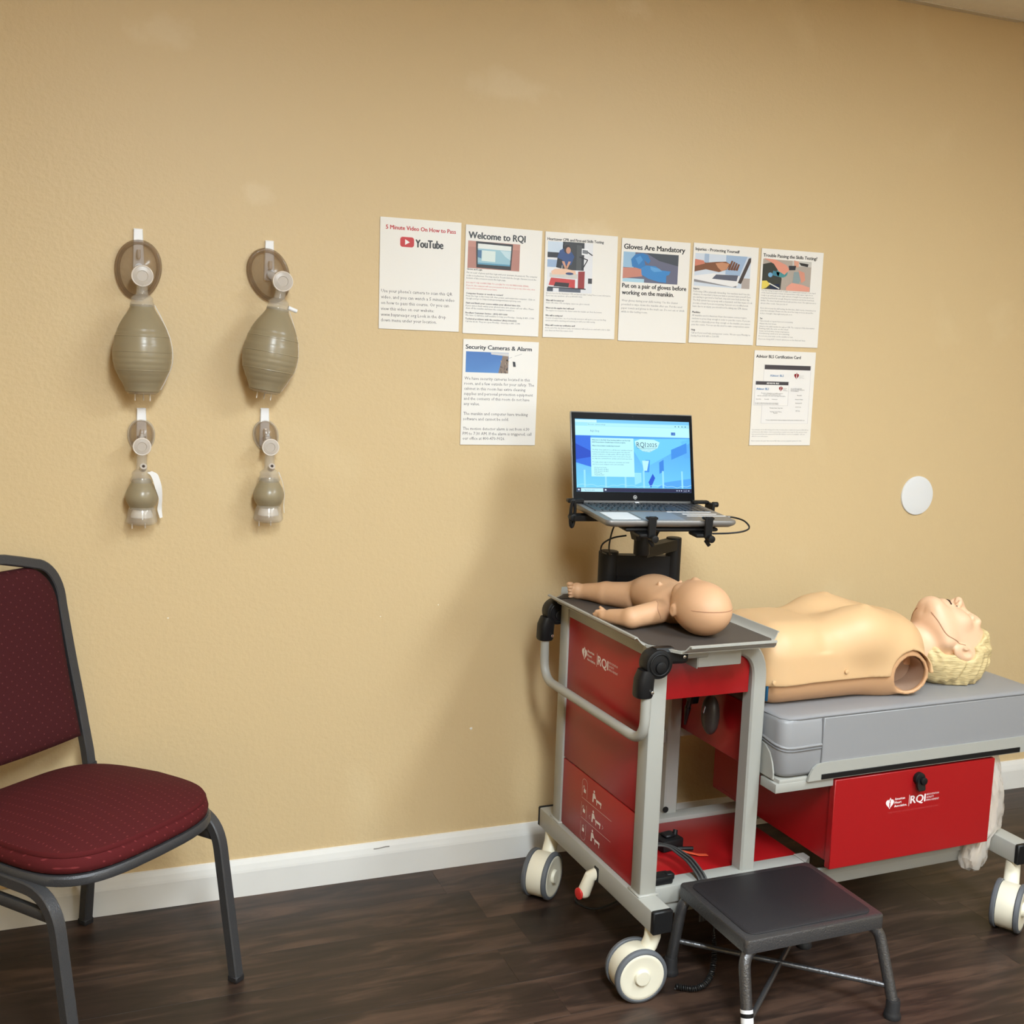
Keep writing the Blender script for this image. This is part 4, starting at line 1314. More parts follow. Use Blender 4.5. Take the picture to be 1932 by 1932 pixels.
# tray top: dark mat in a plate with four flared rims and cut corners
TZ = .800
plate = [(.012, .112), (.058, .040), (.300, .036), (.330, .080), (.330, .600), (.300, .650), (.058, .650), (.012, .600)]
tp = MB(); tp.prism(plate, TZ - .006, TZ); tr = tp.build('tray', M_GREY, cart, smooth=False)
inner = [(.018, .116), (.061, .046), (.297, .042), (.324, .084), (.324, .596), (.297, .644), (.061, .644), (.018, .596)]
MB().prism(inner, TZ - .001, TZ + .0012).build('tray_mat', M_MATBLACK, tr, smooth=False, label='dark brown tray mat')
def rim(a, b, out, hgt=.0155, flare=.016, cut=.008):
    a, b, o_ = Vector((*a, 0)), Vector((*b, 0)), Vector((*out, 0))
    d = (b - a).normalized()
    rings = []
    for k in range(7):
        s = k / 6
        off = o_ * (flare * (s ** .8)) + Vector((0, 0, TZ + hgt * (s ** 1.3)))
        c1, c2 = a + d * (cut * s), b - d * (cut * s)
        t_ = Vector((0, 0, -.003)) + o_ * .001
        rings.append([c1 + off, c2 + off, c2 + off + t_, c1 + off + t_])
    # rolled lip
    off = o_ * (flare + .006) + Vector((0, 0, TZ + hgt - .001))
    c1, c2 = a + d * (cut * 1.3), b - d * (cut * 1.3)
    rings.append([c1 + off, c2 + off, c2 + off + Vector((0, 0, -.004)), c1 + off + Vector((0, 0, -.004))])
    MB().loops(rings).build('tray_rim', M_GREY, tr, angle=60)
rim((.012, .600), (.012, .116), (-1, 0)); rim((.060, .040), (.300, .036), (0, -1)); rim((.330, .082), (.330, .600), (1, 0)); rim((.300, .650), (.058, .650), (0, 1))

# fold-down handle with black hinges
hd = MB(); hd.tube(fillet([(-.005, .072, .712), (-.005, .072, .590), (-.010, .592, .590), (-.012, .592, .700)], .058, 10), .0115, 16)
hd.build('handle', M_GREY, cart)
def hinge(y, s):
    h = MB()
    # lower socket, tapering up into the joint
    rings = []
    for z, wx, wy, cx in ((.694, .0185, .0195, -.011), (.698, .0205, .021, -.011), (.735, .021, .021, -.009), (.755, .021, .019, -.001)):
        rings.append([V(cx + wx * (abs(math.cos(a)) ** .7) * (1 if math.cos(a) > 0 else -1), y + wy * (abs(math.sin(a)) ** .7) * (1 if math.sin(a) > 0 else -1), z) for a in np.linspace(0, 2 * PI, 24, endpoint=False)])
    h.loops(rings)
    rcyl(h, (.018, y - .019, .768), (.018, y + .019, .768), .033, .004)
    h.loops([[V(x_, y + wy * c, z_ + wz * d) for c, d in ((-1, -.6), (-.6, -1), (.6, -1), (1, -.6), (1, .6), (.6, 1), (-.6, 1), (-1, .6))] for x_, z_, wy, wz in ((.012, .783, .017, .020), (.050, .784, .016, .0185), (.084, .781, .0155, .0165), (.091, .781, .014, .015))])
    h.tube([(.018 + .024 * math.cos(a), y - .0195, .768 + .024 * math.sin(a)) for a in np.linspace(0, 2 * PI, 28, endpoint=False)], .0025, 8, closed=True)
    o = h.build('hinge', M_BLACKPL, cart, label='black handle hinge')
    bt = MB(); rcyl(bt, (.020, y - .024, .762), (.020, y - .018, .762), .013, .0025); bt.build('hinge_button', M_BLACKPL, o)
    for a_, b_ in (((.000, y - .0245, .708), (.000, y - .018, .708)), ((.080, y - .0185, .781), (.080, y - .012, .781))):
        sc_ = MB(); rcyl(sc_, a_, b_, .0042, .001, 12); sc_.build('screw', M_CHROME, o, label='bright screw')
hinge(.078, 1); hinge(.596, -1)
MB().tube([(.085, .082, .780), (.150, .082, .780)], .010, 14).build('hinge_rod', M_GREY, cart)
bxo = rail_box('latch_box', M_GREY, .127, .242, .078, .150, .748, .783, bev=.003)
MB().box(.1245, .1265, .078, .150, .746, .784, .0006, 1).build('latch_plate', M_GREY, bxo)

# brake pedal
bp_ = MB(); bp_.tube([(.030, .300, .185), (.004, .308, .170), (-.006, .318, .128)], [.014, .0155, .0165], 16)
ball(bp_, (-.006, .318, .127), .0165); po = bp_.build('brake_pedal', M_CAST, cart, label='ivory brake pedal with a red pad')
pd = MB(); rcyl(pd, (-.018, .318, .124), (-.024, .317, .124), .0145, .002); pd.build('pedal_pad', rmat := mat('red pedal pad', rgb(206, 48, 44), .45), po, label='red round pad')
MB().box(.0125, .016, .288, .308, .160, .196, .001, 1).build('pedal_slot', M_BLACKPL, cart)

# casters: twin grey treads with an ivory cover between
def caster(x, y, ang, stem):
    """x,y: wheel centre; ang: axle direction in the cart frame"""
    ax = Vector((math.cos(ang), math.sin(ang), 0))
    c0 = Vector((x, y, .0625))
    cs = MB()
    M = axis_matrix(c0 - ax * .0225, ax)
    cs.lathe([(.030, 0.0), (.058, .001), (.0585, .004), (.0585, .041), (.058, .044), (.030, .045)], M, 36)
    st = Vector((stem[0], stem[1], 0))
    rings = []
    for z, r_ in ((.088, .020), (.112, .0195), (.135, .019), (.158, .018)):
        k = (z - .088) / .07
        cc = (Vector((x, y, 0)) * max(0, 1 - k * 2.2) + st * min(1, k * 2.2))
        rings.append([V(cc.x + r_ * math.cos(a), cc.y + r_ * math.sin(a), z) for a in np.linspace(0, 2 * PI, 24, endpoint=False)])
    cs.loops(rings)
    o = cs.build('caster', M_CAST, cart, label='ivory twin-wheel caster')
    for s in (-1, 1):
        ty = MB()
        a0 = c0 + ax * (.0225 * s)
        ty.lathe([(.050, 0), (.0605, 0), (.0625, .002), (.0625, .009), (.0605, .0115), (.0555, .013), (.0525, .0115), (.0520, .006)], axis_matrix(a0, ax * s), 44, caps=False)
        ty.build('tread', M_TYRE, o, label='grey wheel tread')
        hb = MB()
        hb.lathe([(.053, .005), (.053, .012), (.051, .0132), (.045, .0128), (.022, .0105), (.0185, .0108), (.0180, .0165), (.0160, .0185), (.001, .019)], axis_matrix(a0, ax * s), 44)
        hb.build('hub', M_CAST, o)
caster(-.001, .061, math.radians(-93.5 - 1.5), (.038, .062))
caster(-.008, .560, math.radians(-47 - 1.5), (.036, .600))
caster(1.068, .008, math.radians(-58 - 1.5), (1.122, .055))
caster(1.150, .625, math.radians(-70), (1.125, .600))

# bed frame
pan = rail_box('bed_pan', M_GREY, .372, 1.20, .080, .620, .441, .456, bev=.003)
fr = MB()
prof = [(.448, .4465), (.452, .462), (.461, .477), (.474, .486), (.490, .489), (1.205, .489), (1.205, .4465)]
fr.prism(prof, .0705, .0765, 'y'); fo = fr.build('bed_rail', M_GREY, cart, smooth=False)
MB().box(.486, 1.122, .0685, .0710, .4485, .4612, .0006, 1).build('rail_strip', M_BLACKPL, fo, label='black strip on the bed rail')
fb = MB(); fb.prism(prof, .6215, .6275, 'y'); fb.build('bed_rail', M_GREY, cart, smooth=False)
fl = MB(); fl.prism([(.098, .452), (.098, .468), (.104, .490), (.116, .512), (.135, .526), (.165, .532), (.54, .532), (.575, .52), (.60, .49), (.602, .452)], .3655, .3695, 'x')
fl.build('bed_flange', M_GREY, cart, smooth=False)
rail_box('bed_beam', M_GREY, .362, .530, .0785, .140, .4245, .4465, bev=.001)
rail_box('bed_beam', M_GREY, .360, 1.10, .520, .560, .415, .442)
rail_box('post', M_GREY, 1.105, 1.145, .330, .370, .211, .442)

# drawer under the bed
dw = MB(); dw.box(.540, 1.034, .090, .600, .222, .432, .002, 1)
do = dw.build('drawer', M_RED, cart, label='red drawer under the bed')
MB().box(.5315, 1.042, .0725, .0915, .2125, .4395, .0012, 1).build('drawer_front', M_RED, do, label='red drawer front with white logo')
MB().box(.5395, .5402, .100, .590, .2340, .2348).build('drawer_crease', M_RED, do)
lk = MB(); rcyl(lk, (.787, .073, .417), (.787, .061, .417), .0155, .002); rcyl(lk, (.792, .061, .413), (.792, .052, .413), .0095, .0015)
lk.loops([[V(.787 + sx * w, yy, zz) for sx in (-1, 1)] + [V(.787 + sx * w, yy - .006, zz) for sx in (1, -1)] for zz, w, yy in ((.418, .011, .066), (.400, .012, .063), (.392, .011, .060), (.388, .008, .060))])
lk.build('drawer_lock', M_BLACKPL, do, label='black drawer lock')
P = Print((0, .0725, 0), (1, 0, 0), (0, 0, 1)); P.n = Vector((0, -1, 0))
brand(P, .694, .359, .0255, rgb(240, 228, 228), rgb(170, 22, 25))
P.text('THE FUTURE OF CPR. NOW SAVING MORE LIVES', .700, .333, .0045, rgb(188, 70, 70), .862, 0, 1, 1)
tag(P.build('logo', M_INK, do, 'white heart logo and letters'), kind='stuff')
MB().box(.56, .64, .095, .13, .205, .214).build('drawer_runner', M_BLACKPL, do)

# swivel arm behind the tray, carrying the laptop platform
def Lc(x, y, z):
    d = Vector((x, y, 0)) - CO
    return Vector((d.x * math.cos(CTH) + d.y * math.sin(CTH), -d.x * math.sin(CTH) + d.y * math.cos(CTH), z))
arm = MB()
A0, A1, A2 = Lc(1.293, -.215, 0), Lc(1.458, -.265, 0), Lc(1.312, -.360, 0)
def up(p, z):
    return Vector((p.x, p.y, z))
rcyl(arm, up(A0, .742), up(A0, .926), .0265, .003)
ao = arm.build('swivel_arm', M_BLACKM, cart, label='black swivel arm base column')
def bar(a, b, wdt, z0, z1, name='arm_bar'):
    d = (b - a); d.z = 0; d.normalize(); n_ = Vector((-d.y, d.x, 0)) * wdt
    mb = MB(); mb.loops([[up(a + n_, z0), up(b + n_, z0), up(b - n_, z0), up(a - n_, z0)], [up(a + n_, z1), up(b + n_, z1), up(b - n_, z1), up(a - n_, z1)]])
    return mb.build(name, M_BLACKM, ao)
bar(A0, A1, .017, .862, .917)
bar(A0, A1, .012, .838, .864)
bar(A0, A1, .014, .800, .812)
k_ = MB(); rcyl(k_, up(A1, .800), up(A1, .966), .0205, .003); k_.build('arm_joint', M_BLACKM, ao)
bar(A1, A2, .017, .934, .962)
k_ = MB(); rcyl(k_, up(A2, .940), up(A2, .992), .0205, .003); k_.build('arm_joint', M_BLACKM, ao)
k_ = MB()
d0 = Vector((math.cos(math.radians(-6.1)), math.sin(math.radians(-6.1)), 0)); d1 = Vector((-d0.y, d0.x, 0))
k_.loops([[up(A2, z) + d0 * (w * a) + d1 * (w * .75 * b) for a, b in ((-1, -1), (1.35, -1), (1.35, 1), (-1, 1))] for z, w in ((.978, .022), (.996, .026), (1.0165, .033))])
k_.build('tilt_cup', M_BLACKM, ao)

# laptop frame matrix (room)
def rotm(y, p, q):
    return (Matrix.Rotation(y, 4, 'Z') @ Matrix.Rotation(p, 4, 'X') @ Matrix.Rotation(q, 4, 'Y'))
LM = Matrix.Translation((1.32317, -.29065, 1.06423)) @ rotm(math.radians(-4.638), math.radians(3.241), math.radians(.636))
CI = (Matrix.Translation(CO) @ Matrix.Rotation(CTH, 4, 'Z')).inverted()
LC = CI @ LM
def Lp(x, y, z):
    return LC @ Vector((x, y, z))
pf = MB(); pf.box(-.115, .128, -.222, -.020, -.0305, -.0200, .006, 2, M=LC)
po = pf.build('laptop_platform', M_BLACKM, cart, label='black laptop platform')
for cx in (-.058, .088):
    c_ = MB()
    c_.box(cx - .010, cx + .010, -.249, -.241, -.040, .012, .002, 1, M=LC)
    c_.box(cx - .014, cx + .014, -.247, -.232, .004, .010, .002, 1, M=LC)
    c_.tube([Lp(cx - .004, -.245, -.046), Lp(cx + .006, -.245, -.058)], .005, 10)
    rcyl(c_, Lp(cx + .004, -.262, -.040), Lp(cx + .004, -.238, -.040), .009, .002)
    c_.box(cx - .03, cx + .012, -.245, -.20, -.040, -.030, .003, 1, M=LC)
    c_.build('front_clamp', M_BLACKPL, po)
# slotted side arms
for sx in (-1, 1):
    s_ = MB()
    xo = -.192 if sx < 0 else .205
    if sx < 0:
        for y_ in (-.045, -.075):
            s_.box(min(xo, -.10), max(xo, -.10), y_ - .006, y_ + .006, -.034, -.021, .001, 1, M=LC)
        ring = [Lp(xo + .004, -.060 + .006 * math.cos(a), -.022 + .032 * math.sin(a)) for a in np.linspace(0, 2 * PI, 24, endpoint=False)]
        s_.tube([Lp(xo + .0 + .0055 * math.cos(a), -.066, -.018 + (.033 if math.sin(a) > 0 else .033) * math.sin(a)) for a in np.linspace(0, 2 * PI, 28, endpoint=False)], .0042, 8, closed=True)
        rcyl(s_, Lp(xo, -.078, -.026), Lp(xo, -.055, -.026), .009, .002)
        s_.box(xo, -.150, -.030, -.012, .002, .012, .002, 1, M=LC)
    else:
        s_.box(.150, .196, -.030, -.012, .002, .010, .002, 1, M=LC)
        s_.box(.120, .20, -.070, -.055, -.030, -.023, .001, 1, M=LC)
        s_.box(.190, .198, -.060, -.015, -.026, .008, .002, 1, M=LC)
        rcyl(s_, Lp(.196, -.045, .004), Lp(.212, -.045, .004), .007, .002)
    s_.build('side_clamp', M_BLACKPL, po)

# ------------------------------------------------------------------ laptop
lap = thing('laptop', 'open silver laptop with a lit blue screen on the swivel arm', 'laptop')
lap.matrix_world = LM
LWD, LDP, LHT = .34, .238, .232
mb = MB()
def base_ring(i, z, r=.018):
    ring = []
    for cx, cy, a0, rr in ((LWD / 2 - i - r, -i - .004, 0, .004), (-LWD / 2 + i + r, -i - .004, 90, .004), (-LWD / 2 + i + r, -LDP + i + r, 180, r), (LWD / 2 - i - r, -LDP + i + r, 270, r)):
        for k in range(6):
            a = math.radians(a0 + 18 * k)
            ring.append(V(cx + r * math.cos(a), cy + rr * math.sin(a), z))
    return ring
mb.loops([base_ring(.020, -.0185), base_ring(.009, -.0165), base_ring(.002, -.011), base_ring(0, -.007), base_ring(0, -.003), base_ring(.0015, 0)])
mb.build('base', M_SILVER, lap)
kb = MB(); kb.box(-.158, .158, -.122, -.018, -.0012, .0003, .0, 1); ko = kb.build('keyboard', mat('keyboard well', rgb(96, 97, 102), .4), lap)
key_me = {}
def key(x0, x1, y0, y1):
    w, d = round(x1 - x0, 4), round(y1 - y0, 4)
    if (w, d) not in key_me:
        k = MB(); hw, hd = w / 2 - .0011, d / 2 - .0011
        k.loops([[V(-hw, -hd, 0), V(hw, -hd, 0), V(hw, hd, 0), V(-hw, hd, 0)], [V(-hw + .0006, -hd + .0006, .0017), V(hw - .0006, -hd + .0006, .0017), V(hw - .0006, hd - .0006, .0017), V(-hw + .0006, hd - .0006, .0017)]])
        key_me[(w, d)] = k.mesh('key', M_KEY, False)
    o = bpy.data.objects.new('key', key_me[(w, d)])
    o.location = ((x0 + x1) / 2, (y0 + y1) / 2, .0003)
    link(o, ko)
kh = .0170
rows = [[1] * 15, [1] * 13 + [2], [1.5] + [1] * 12 + [1.5], [1.75] + [1] * 11 + [2.25], [2.25] + [1] * 10 + [2.75], [1.25, 1.25, 1.25, 6, 1.25, 1, 1, 1, 1]]
u_ = .236 / 15
for ri, row in enumerate(rows):
    x = -.155; y1 = -.0205 - ri * kh
    for w in row:
        key(x, x + w * u_, y1 - kh, y1); x += w * u_
    x = -.155 + 15 * u_ + .004
    for c in range(4):
        key(x, x + .0172, y1 - kh, y1); x += .0172
MB().box(-.070, .036, -.226, -.133, -.0002, .0005).build('touchpad', mat('touchpad', rgb(150, 149, 150), .35, metal=.4), lap)
for a in ((-.150, -.078, -.222, -.138), (.030, .150, -.1305, -.1255), (.060, .152, -.157, -.151), (.062, .166, -.180, -.174)):
    MB().box(a[0], a[1], a[2], a[3], 0, .0007).build('sticker', M_LABEL, lap, label='white paper sticker')
MB().box(-.006, .006, -.016, -.008, 0, .0025, .001, 1).build('hinge_tab', M_LABEL, lap, label='white tab at the hinge')
LH = Matrix.Rotation(-math.radians(16.556), 4, 'X')
ld = MB(); ld.box(-LWD / 2, LWD / 2, -.001, .0065, .000, LHT, .003, 2, M=LH); lo_ = ld.build('lid', M_SILVER, lap)
MB().box(-LWD / 2 + .0025, LWD / 2 - .0025, -.0022, .0, .003, LHT - .003, .0008, 1, M=LH).build('bezel', M_BEZEL, lo_, label='glossy black bezel')
MB().box(-LWD / 2, LWD / 2, -.004, .006, -.004, .004, .0015, 1).build('hinge_bar', mat('hinge bar grey', rgb(120, 120, 120), .4, metal=.5), lap)
u3 = LH.to_3x3() @ Vector((1, 0, 0)); w3 = LH.to_3x3() @ Vector((0, 0, 1))
SCR = Print(LH @ V(-.159, -.0024, .0255), u3, w3, .0001)
SW, SH = .318, .1865
def sr(u0, u1, v0, v1, c, l=0, cols=None):
    SCR.rect(u0 * SW, u1 * SW, (1 - v1) * SH, (1 - v0) * SH, c, l, cols)
def spoly(pts, c, l=0, cols=None):
    SCR.poly([(u * SW, (1 - v) * SH) for u, v in pts], c, l, cols)
def stx(s, u0, v, cap, u1, c, l=6, bold=0):
    SCR.text(s, u0 * SW, (1 - v) * SH - cap * SH / 2, cap * SH, c, u1 * SW, bold, l, 2 if cap > .04 else 1)
CY = rgb(176, 236, 252)
sr(0, 1, 0, 1, rgb(96, 196, 248), 0, [rgb(120, 214, 250), rgb(110, 206, 250), rgb(70, 150, 236), rgb(60, 140, 234)])
sr(0, 1, 0, .045, rgb(120, 200, 246), 1); sr(0, .185, .01, .045, rgb(196, 240, 254), 2); sr(0, 1, .045, .095, rgb(160, 228, 250), 1); sr(0, 1, .095, .225, rgb(186, 244, 254), 1)
sr(.105, .94, .055, .088, rgb(176, 238, 252), 2)
stx('Not secure  rqi1stop.com/login', .11, .071, .016, .26, rgb(60, 110, 140)); stx('RQI 1Stop', .13, .16, .03, .205, rgb(80, 130, 160))
sr(.835, .872, .155, .195, rgb(36, 92, 190), 3); stx('LOGIN', .842, .175, .014, .866, CY)
for k in range(4):
    SCR.disc((.875 + .03 * k) * SW, (1 - .072) * SH, .0016, .0016, rgb(60, 110, 140), 3, 8)
# corridor picture
spoly([(0, .23), (.13, .23), (.13, .66), (0, .60)], rgb(48, 110, 226), 2); spoly([(0, .34), (.13, .44), (.13, .52), (0, .56)], rgb(30, 76, 196), 3); spoly([(0, .63), (.13, .68), (.5, .74), (.5, .80), (0, .72)], rgb(110, 196, 250), 3)
spoly([(.49, .26), (1, .24), (1, .30), (.64, .62), (.57, .62), (.49, .40)], rgb(110, 206, 252), 2); spoly([(.83, .40), (.97, .30), (.97, .44), (.83, .54)], rgb(66, 146, 234), 3); spoly([(.72, .58), (.76, .54), (.76, .70), (.72, .74)], rgb(60, 136, 228), 3)
spoly([(.60, .55), (.64, .55), (.63, .72), (.59, .72)], rgb(70, 150, 236), 3); spoly([(.5, .73), (.56, .73), (.56, .86), (.5, .90)], rgb(150, 226, 254), 3); spoly([(.62, .86), (.66, .74), (.68, .80), (.64, .94)], rgb(40, 90, 210), 4)
spoly([(.57, .56), (.63, .56), (.61, .70), (.58, .70)], rgb(186, 240, 254), 5); spoly([(.76, .86), (1, .80), (1, .94), (.70, .94)], rgb(84, 168, 242), 3)
spoly([(.92, .28), (1, .24), (1, .50), (.95, .52)], rgb(92, 176, 244), 2)
for a in (.07, .25, .42, .58, .75, .92):
    sr(a - .008, a + .008, .70, .94, rgb(150, 224, 252), 5)
pts = [(k / 60, .925 - .02 * abs(math.sin(k * .6)) - .012 * math.sin(k * .33)) for k in range(61)]
for a, b in zip(pts, pts[1:]):
    SCR.line(a[0] * SW, (1 - a[1]) * SH, b[0] * SW, (1 - b[1]) * SH, .0010, rgb(170, 232, 252), 6)
sr(.128, .50, .255, .79, rgb(186, 244, 252), 6)
INKB = rgb(70, 116, 140)
for k, (v, s, u1) in enumerate(((.285, 'Welcome to the RQI 1Stop learning platform and the RQI', .47), (.315, '2025 Resuscitation Quality Improvement program.', .43), (.365, 'What is Resuscitation Quality Improvement?', .38), (.42, 'The RQI 1Stop platform is a self-directed, simulation-based', .485),
                    (.45, 'learning and quality improvement program that supports', .465), (.48, 'verified competence in high-quality CPR through low-dose', .47), (.51, 'practice and assessment at the point of care and on the job', .47), (.54, 'to improve survival from cardiac arrest and save lives.', .485),
                    (.59, 'To begin, please sign in with your username and email', .455), (.62, 'and choose your assigned course and curriculum.', .41), (.665, 'RQI HeartCode Provider', .26), (.69, 'RQI HeartCode BLS', .275), (.715, 'RQI HeartCode ALS', .275), (.74, 'RQI Prep', .22), (.765, 'Frequently asked', .235))):
    stx(s, .14 if v < .64 else .155, v, .017, u1, INKB, 7, .02 if k < 3 else 0)
# round-edged pale glow behind the letters is part of the page
spoly([(.51, .29), (.56, .26), (.68, .265), (.73, .30), (.71, .38), (.64, .44), (.58, .43), (.52, .36)], rgb(190, 244, 254), 6)
stx('RQI', .525, .335, .072, .605, rgb(46, 70, 92), 8); stx('2025', .615, .340, .052, .705, rgb(46, 70, 92), 8)
SCR.line(.525 * SW, (1 - .385) * SH, .70 * SW, (1 - .385) * SH, .0008, rgb(60, 90, 110), 8)
stx('The Resuscitation Quality Improvement', .56, .405, .013, .675, INKB, 8); stx('and Survival Program', .58, .425, .013, .655, INKB, 8)
sr(0, 1, .945, 1, rgb(40, 40, 74), 7); sr(.035, .225, .95, 1, rgb(188, 236, 250), 8); stx('Type here to search', .065, .975, .018, .15, INKB, 9)
for a in (.017, .245):
    sr(a - .007, a + .007, .962, .982, rgb(220, 240, 255), 8)
for a in (.87, .89, .91, .975):
    sr(a - .005, a + .005, .967, .980, rgb(200, 214, 240), 8)
stx('10:21 AM', .928, .966, .012, .960, rgb(190, 200, 230), 8); stx('2/28/2022', .928, .984, .012, .960, rgb(190, 200, 230), 8)
tag(SCR.build('screen', M_SCREEN, lo_, 'lit screen showing a blue web page'), kind='stuff')
LG = Print(LH @ V(0, -.0022, .0125), u3, w3, .0001)
LG.disc(0, 0, .0052, .0052, rgb(206, 206, 204), 0, 24); LG.disc(0, 0, .0044, .0044, rgb(24, 24, 26), 1, 24)
LG.text('hp', 0, -.0017, .0040, rgb(206, 206, 204), None, .01, 2, 3, centre=0)
tag(LG.build('logo', M_INK, lo_, 'round silver letter logo'), kind='stuff')
cm = MB(); rcyl(cm, LH @ V(0, -.0022, .222), LH @ V(0, -.0027, .222), .0016, .0002, 10); cm.build('webcam', M_BLACKPL, lo_)

# ------------------------------------------------------------------ mattress
MBASE = Vector((.79, .35, .457))
mt = thing('mattress', 'grey vinyl mattress pad on the bed frame of the cart', 'mattress', W(*MBASE), CTH)
def rb_net(X, Y, Z):
    d = s_box(X, Y, Z, (.7875, .3505, .531), (.4165, .2725, .0745), .016)
    sag = .004 * np.sin(9 * X + 1) * np.sin(7 * Y)
    return d + sag * (Z > .55)
mb = MB()
rings = []
def mrect(i, z, r=.03):
    ring = []
    for cx, cy, a0 in ((1.204 - i - r, .623 - i - r, 0), (.371 + i + r, .623 - i - r, 90), (.371 + i + r, .078 + i + r, 180), (1.204 - i - r, .078 + i + r, 270)):
        for k in range(8):
            a = math.radians(a0 + 90 * k / 7)
            ring.append(V(cx + r * math.cos(a), cy + r * math.sin(a), z) - MBASE)
    return ring
mb.loops([mrect(.014, .4575), mrect(.004, .461), mrect(0, .470), mrect(-.001, .53), mrect(0, .590), mrect(.003, .598), mrect(.009, .6035), mrect(.02, .606), mrect(.06, .6065), mrect(.2, .6055)])
mo = mb.build('cover', M_VINYL, mt, angle=50)
def flat_tube(pts, r_, name, m, parent):
    MB().tube([Vector(p) - MBASE for p in pts], r_, 8).build(name, m, parent)
flat_tube([(.484, .0765, .599), (.486, .0755, .56), (.487, .0755, .50), (.484, .0765, .462)], .0016, 'seam', M_VINYL2, mo)
flat_tube([(1.19, .0800, .6005), (.484, .0800, .6005), (.42, .0795, .600), (.392, .084, .600), (.3775, .100, .600), (.3735, .16, .600), (.3735, .6, .600)], .0016, 'seam', M_VINYL2, mo)
zp = [(.484, .0760, .534), (.43, .0760, .5325), (.402, .0765, .532), (.388, .0795, .5325), (.3775, .087, .534), (.3715, .098, .536), (.3695, .110, .538), (.3695, .16, .544), (.3695, .60, .556)]
flat_tube(zp, .0034, 'zipper', M_VINYL, mo); flat_tube([(p_[0] - .0005, p_[1] - .0005, p_[2] - .0078) for p_ in zp], .0022, 'zipper', M_VINYL2, mo)
fp = MB(); fp.box(.487, 1.200, .0745, .079, .462, .5985, .0015, 1); fp.v = [tuple(Vector(p_) - MBASE) for p_ in fp.v]
fp.build('front_panel', M_VINYL, mo)
for k_, (a, b) in enumerate((((.371, .08), (.371, .08)),)):
    pass

# ------------------------------------------------------------------ adult manikin
AB = Vector((.62, .27, .606))
adult = thing('adult_manikin', 'adult training manikin torso with moulded blond hair lying on the mattress', 'manikin', W(*AB), CTH)
AC = (.790, .668)           # arm opening, x and z
AP = math.radians(17)
def arm_frame(X, Y):
    dx, dy = X - AC[0], Y - .150
    return AC[0] + dx * math.cos(AP) - dy * math.sin(AP), .150 + dx * math.sin(AP) + dy * math.cos(AP)
def trunk(X, Y, Z):
    d = s_box(X, Y, Z, (.590, .270, .702), (.235, .133, .098), .072)
    d = smin(d, s_box(X, Y, Z, (.770, .270, .690), (.085, .137, .080), .07), .06)
    for yy in (.190, .345):
        d = smin(d, s_ell(X, Y, Z, (.665, yy, .768), (.075, .062, .058)), .045)
        d = smin(d, s_ell(X, Y, Z, (.680, yy, .824), (.009, .009, .007)), .008)
    d = smin(d, s_cap(X, Y, Z, (.82, .255, .715), (.900, .245, .705), .066, .048), .05)
    XA, YA = arm_frame(X, Y)
    d = smin(d, s_cyl_y(XA, YA, Z, AC, .0550, .132, .24), .012)
    # breastbone hollow and rib edge
    d = d + .006 * np.exp(-(((Y - .268) / .03) ** 2 + ((X - .66) / .09) ** 2)) * (Z > .7)
    d = d + .004 * np.exp(-((X - .555 + .25 * np.abs(Y - .268)) / .02) ** 2) * (Z > .74)
    return d
def shell(X, Y, Z):
    d = trunk(X, Y, Z)
    d = np.maximum(d, .352 - X)
    hollow = np.maximum(d + .010, X - .46)
    hollow = np.maximum(trunk(X, Y, Z) + .009, X - .47)
    d = np.maximum(d, -hollow)
    XA, YA = arm_frame(X, Y)
    d = np.maximum(d, -s_cyl_y(XA, YA, Z, AC, .0465, .10, .225))
    d = np.maximum(d, .6065 - Z)
    return np.maximum(d, X - .872)
soft('torso_shell', shell, (.335, .10, .596), (.93, .44, .86), .0035, M_SHELL, adult, AB, 2)
def skin(X, Y, Z):
    t_ = trunk(X, Y, Z)
    d = np.maximum(t_ - .0085, -(t_ - .0005))
    edge = .663 + .016 * (X - .35) + .0015 * np.sin(14 * X)
    d = np.maximum(d, (edge - Z))
    d = np.maximum(d, .347 - X + .05 * np.maximum(0, Z - .78))
    d = np.maximum(d, X - .855 - .25 * (Z - .72))
    XA, YA = arm_frame(X, Y)
    near = np.where(Y < .27, np.sqrt((XA - AC[0] + .002) ** 2 + (Z - AC[1] - .004) ** 2) - .058, 1.0)
    d = np.maximum(d, -np.where((X < .835) | (Z > .70), near, 1.0))
    return d
soft('chest_skin', skin, (.33, .10, .64), (.93, .44, .87), .0032, M_SKIN, adult, AB, 3)
for x_, y_, z_ in ((.372, .1285, .680), (.585, .1290, .690)):
    k_ = MB(); rcyl(k_, V(x_, y_, z_) - AB, V(x_, y_ - .006, z_) - AB, .0055, .0015, 14); k_.build('snap', M_SKIN, adult)
k_ = MB(); k_.lathe([(.0462, 0), (.0462, .078), (.001, .0785)], axis_matrix(V(AC[0] - .006, .140, AC[1]) - AB, (math.sin(AP), math.cos(AP), 0)), 32, caps=False); k_.build('arm_socket', mat('dull socket plastic', rgb(176, 146, 124), .4), adult)
k_ = MB(); k_.box(.372, .378, .150, .39, .625, .70, .003, 1); k_.v = [tuple(Vector(p_) - AB) for p_ in k_.v]; eo = k_.build('electronics_plate', M_BLUE, adult, label='blue device plate inside the waist opening')
k_ = MB(); rcyl(k_, V(.372, .185, .668) - AB, V(.3695, .185, .668) - AB, .022, .0008); k_.build('speaker_grille', mat('grey grille', rgb(150, 152, 156), .5), eo)
k_ = MB(); k_.box(.44, .455, .175, .365, .632, .755, .002, 1); k_.v = [tuple(Vector(p_) - AB) for p_ in k_.v]; k_.build('inner_wall', M_DARK, adult)

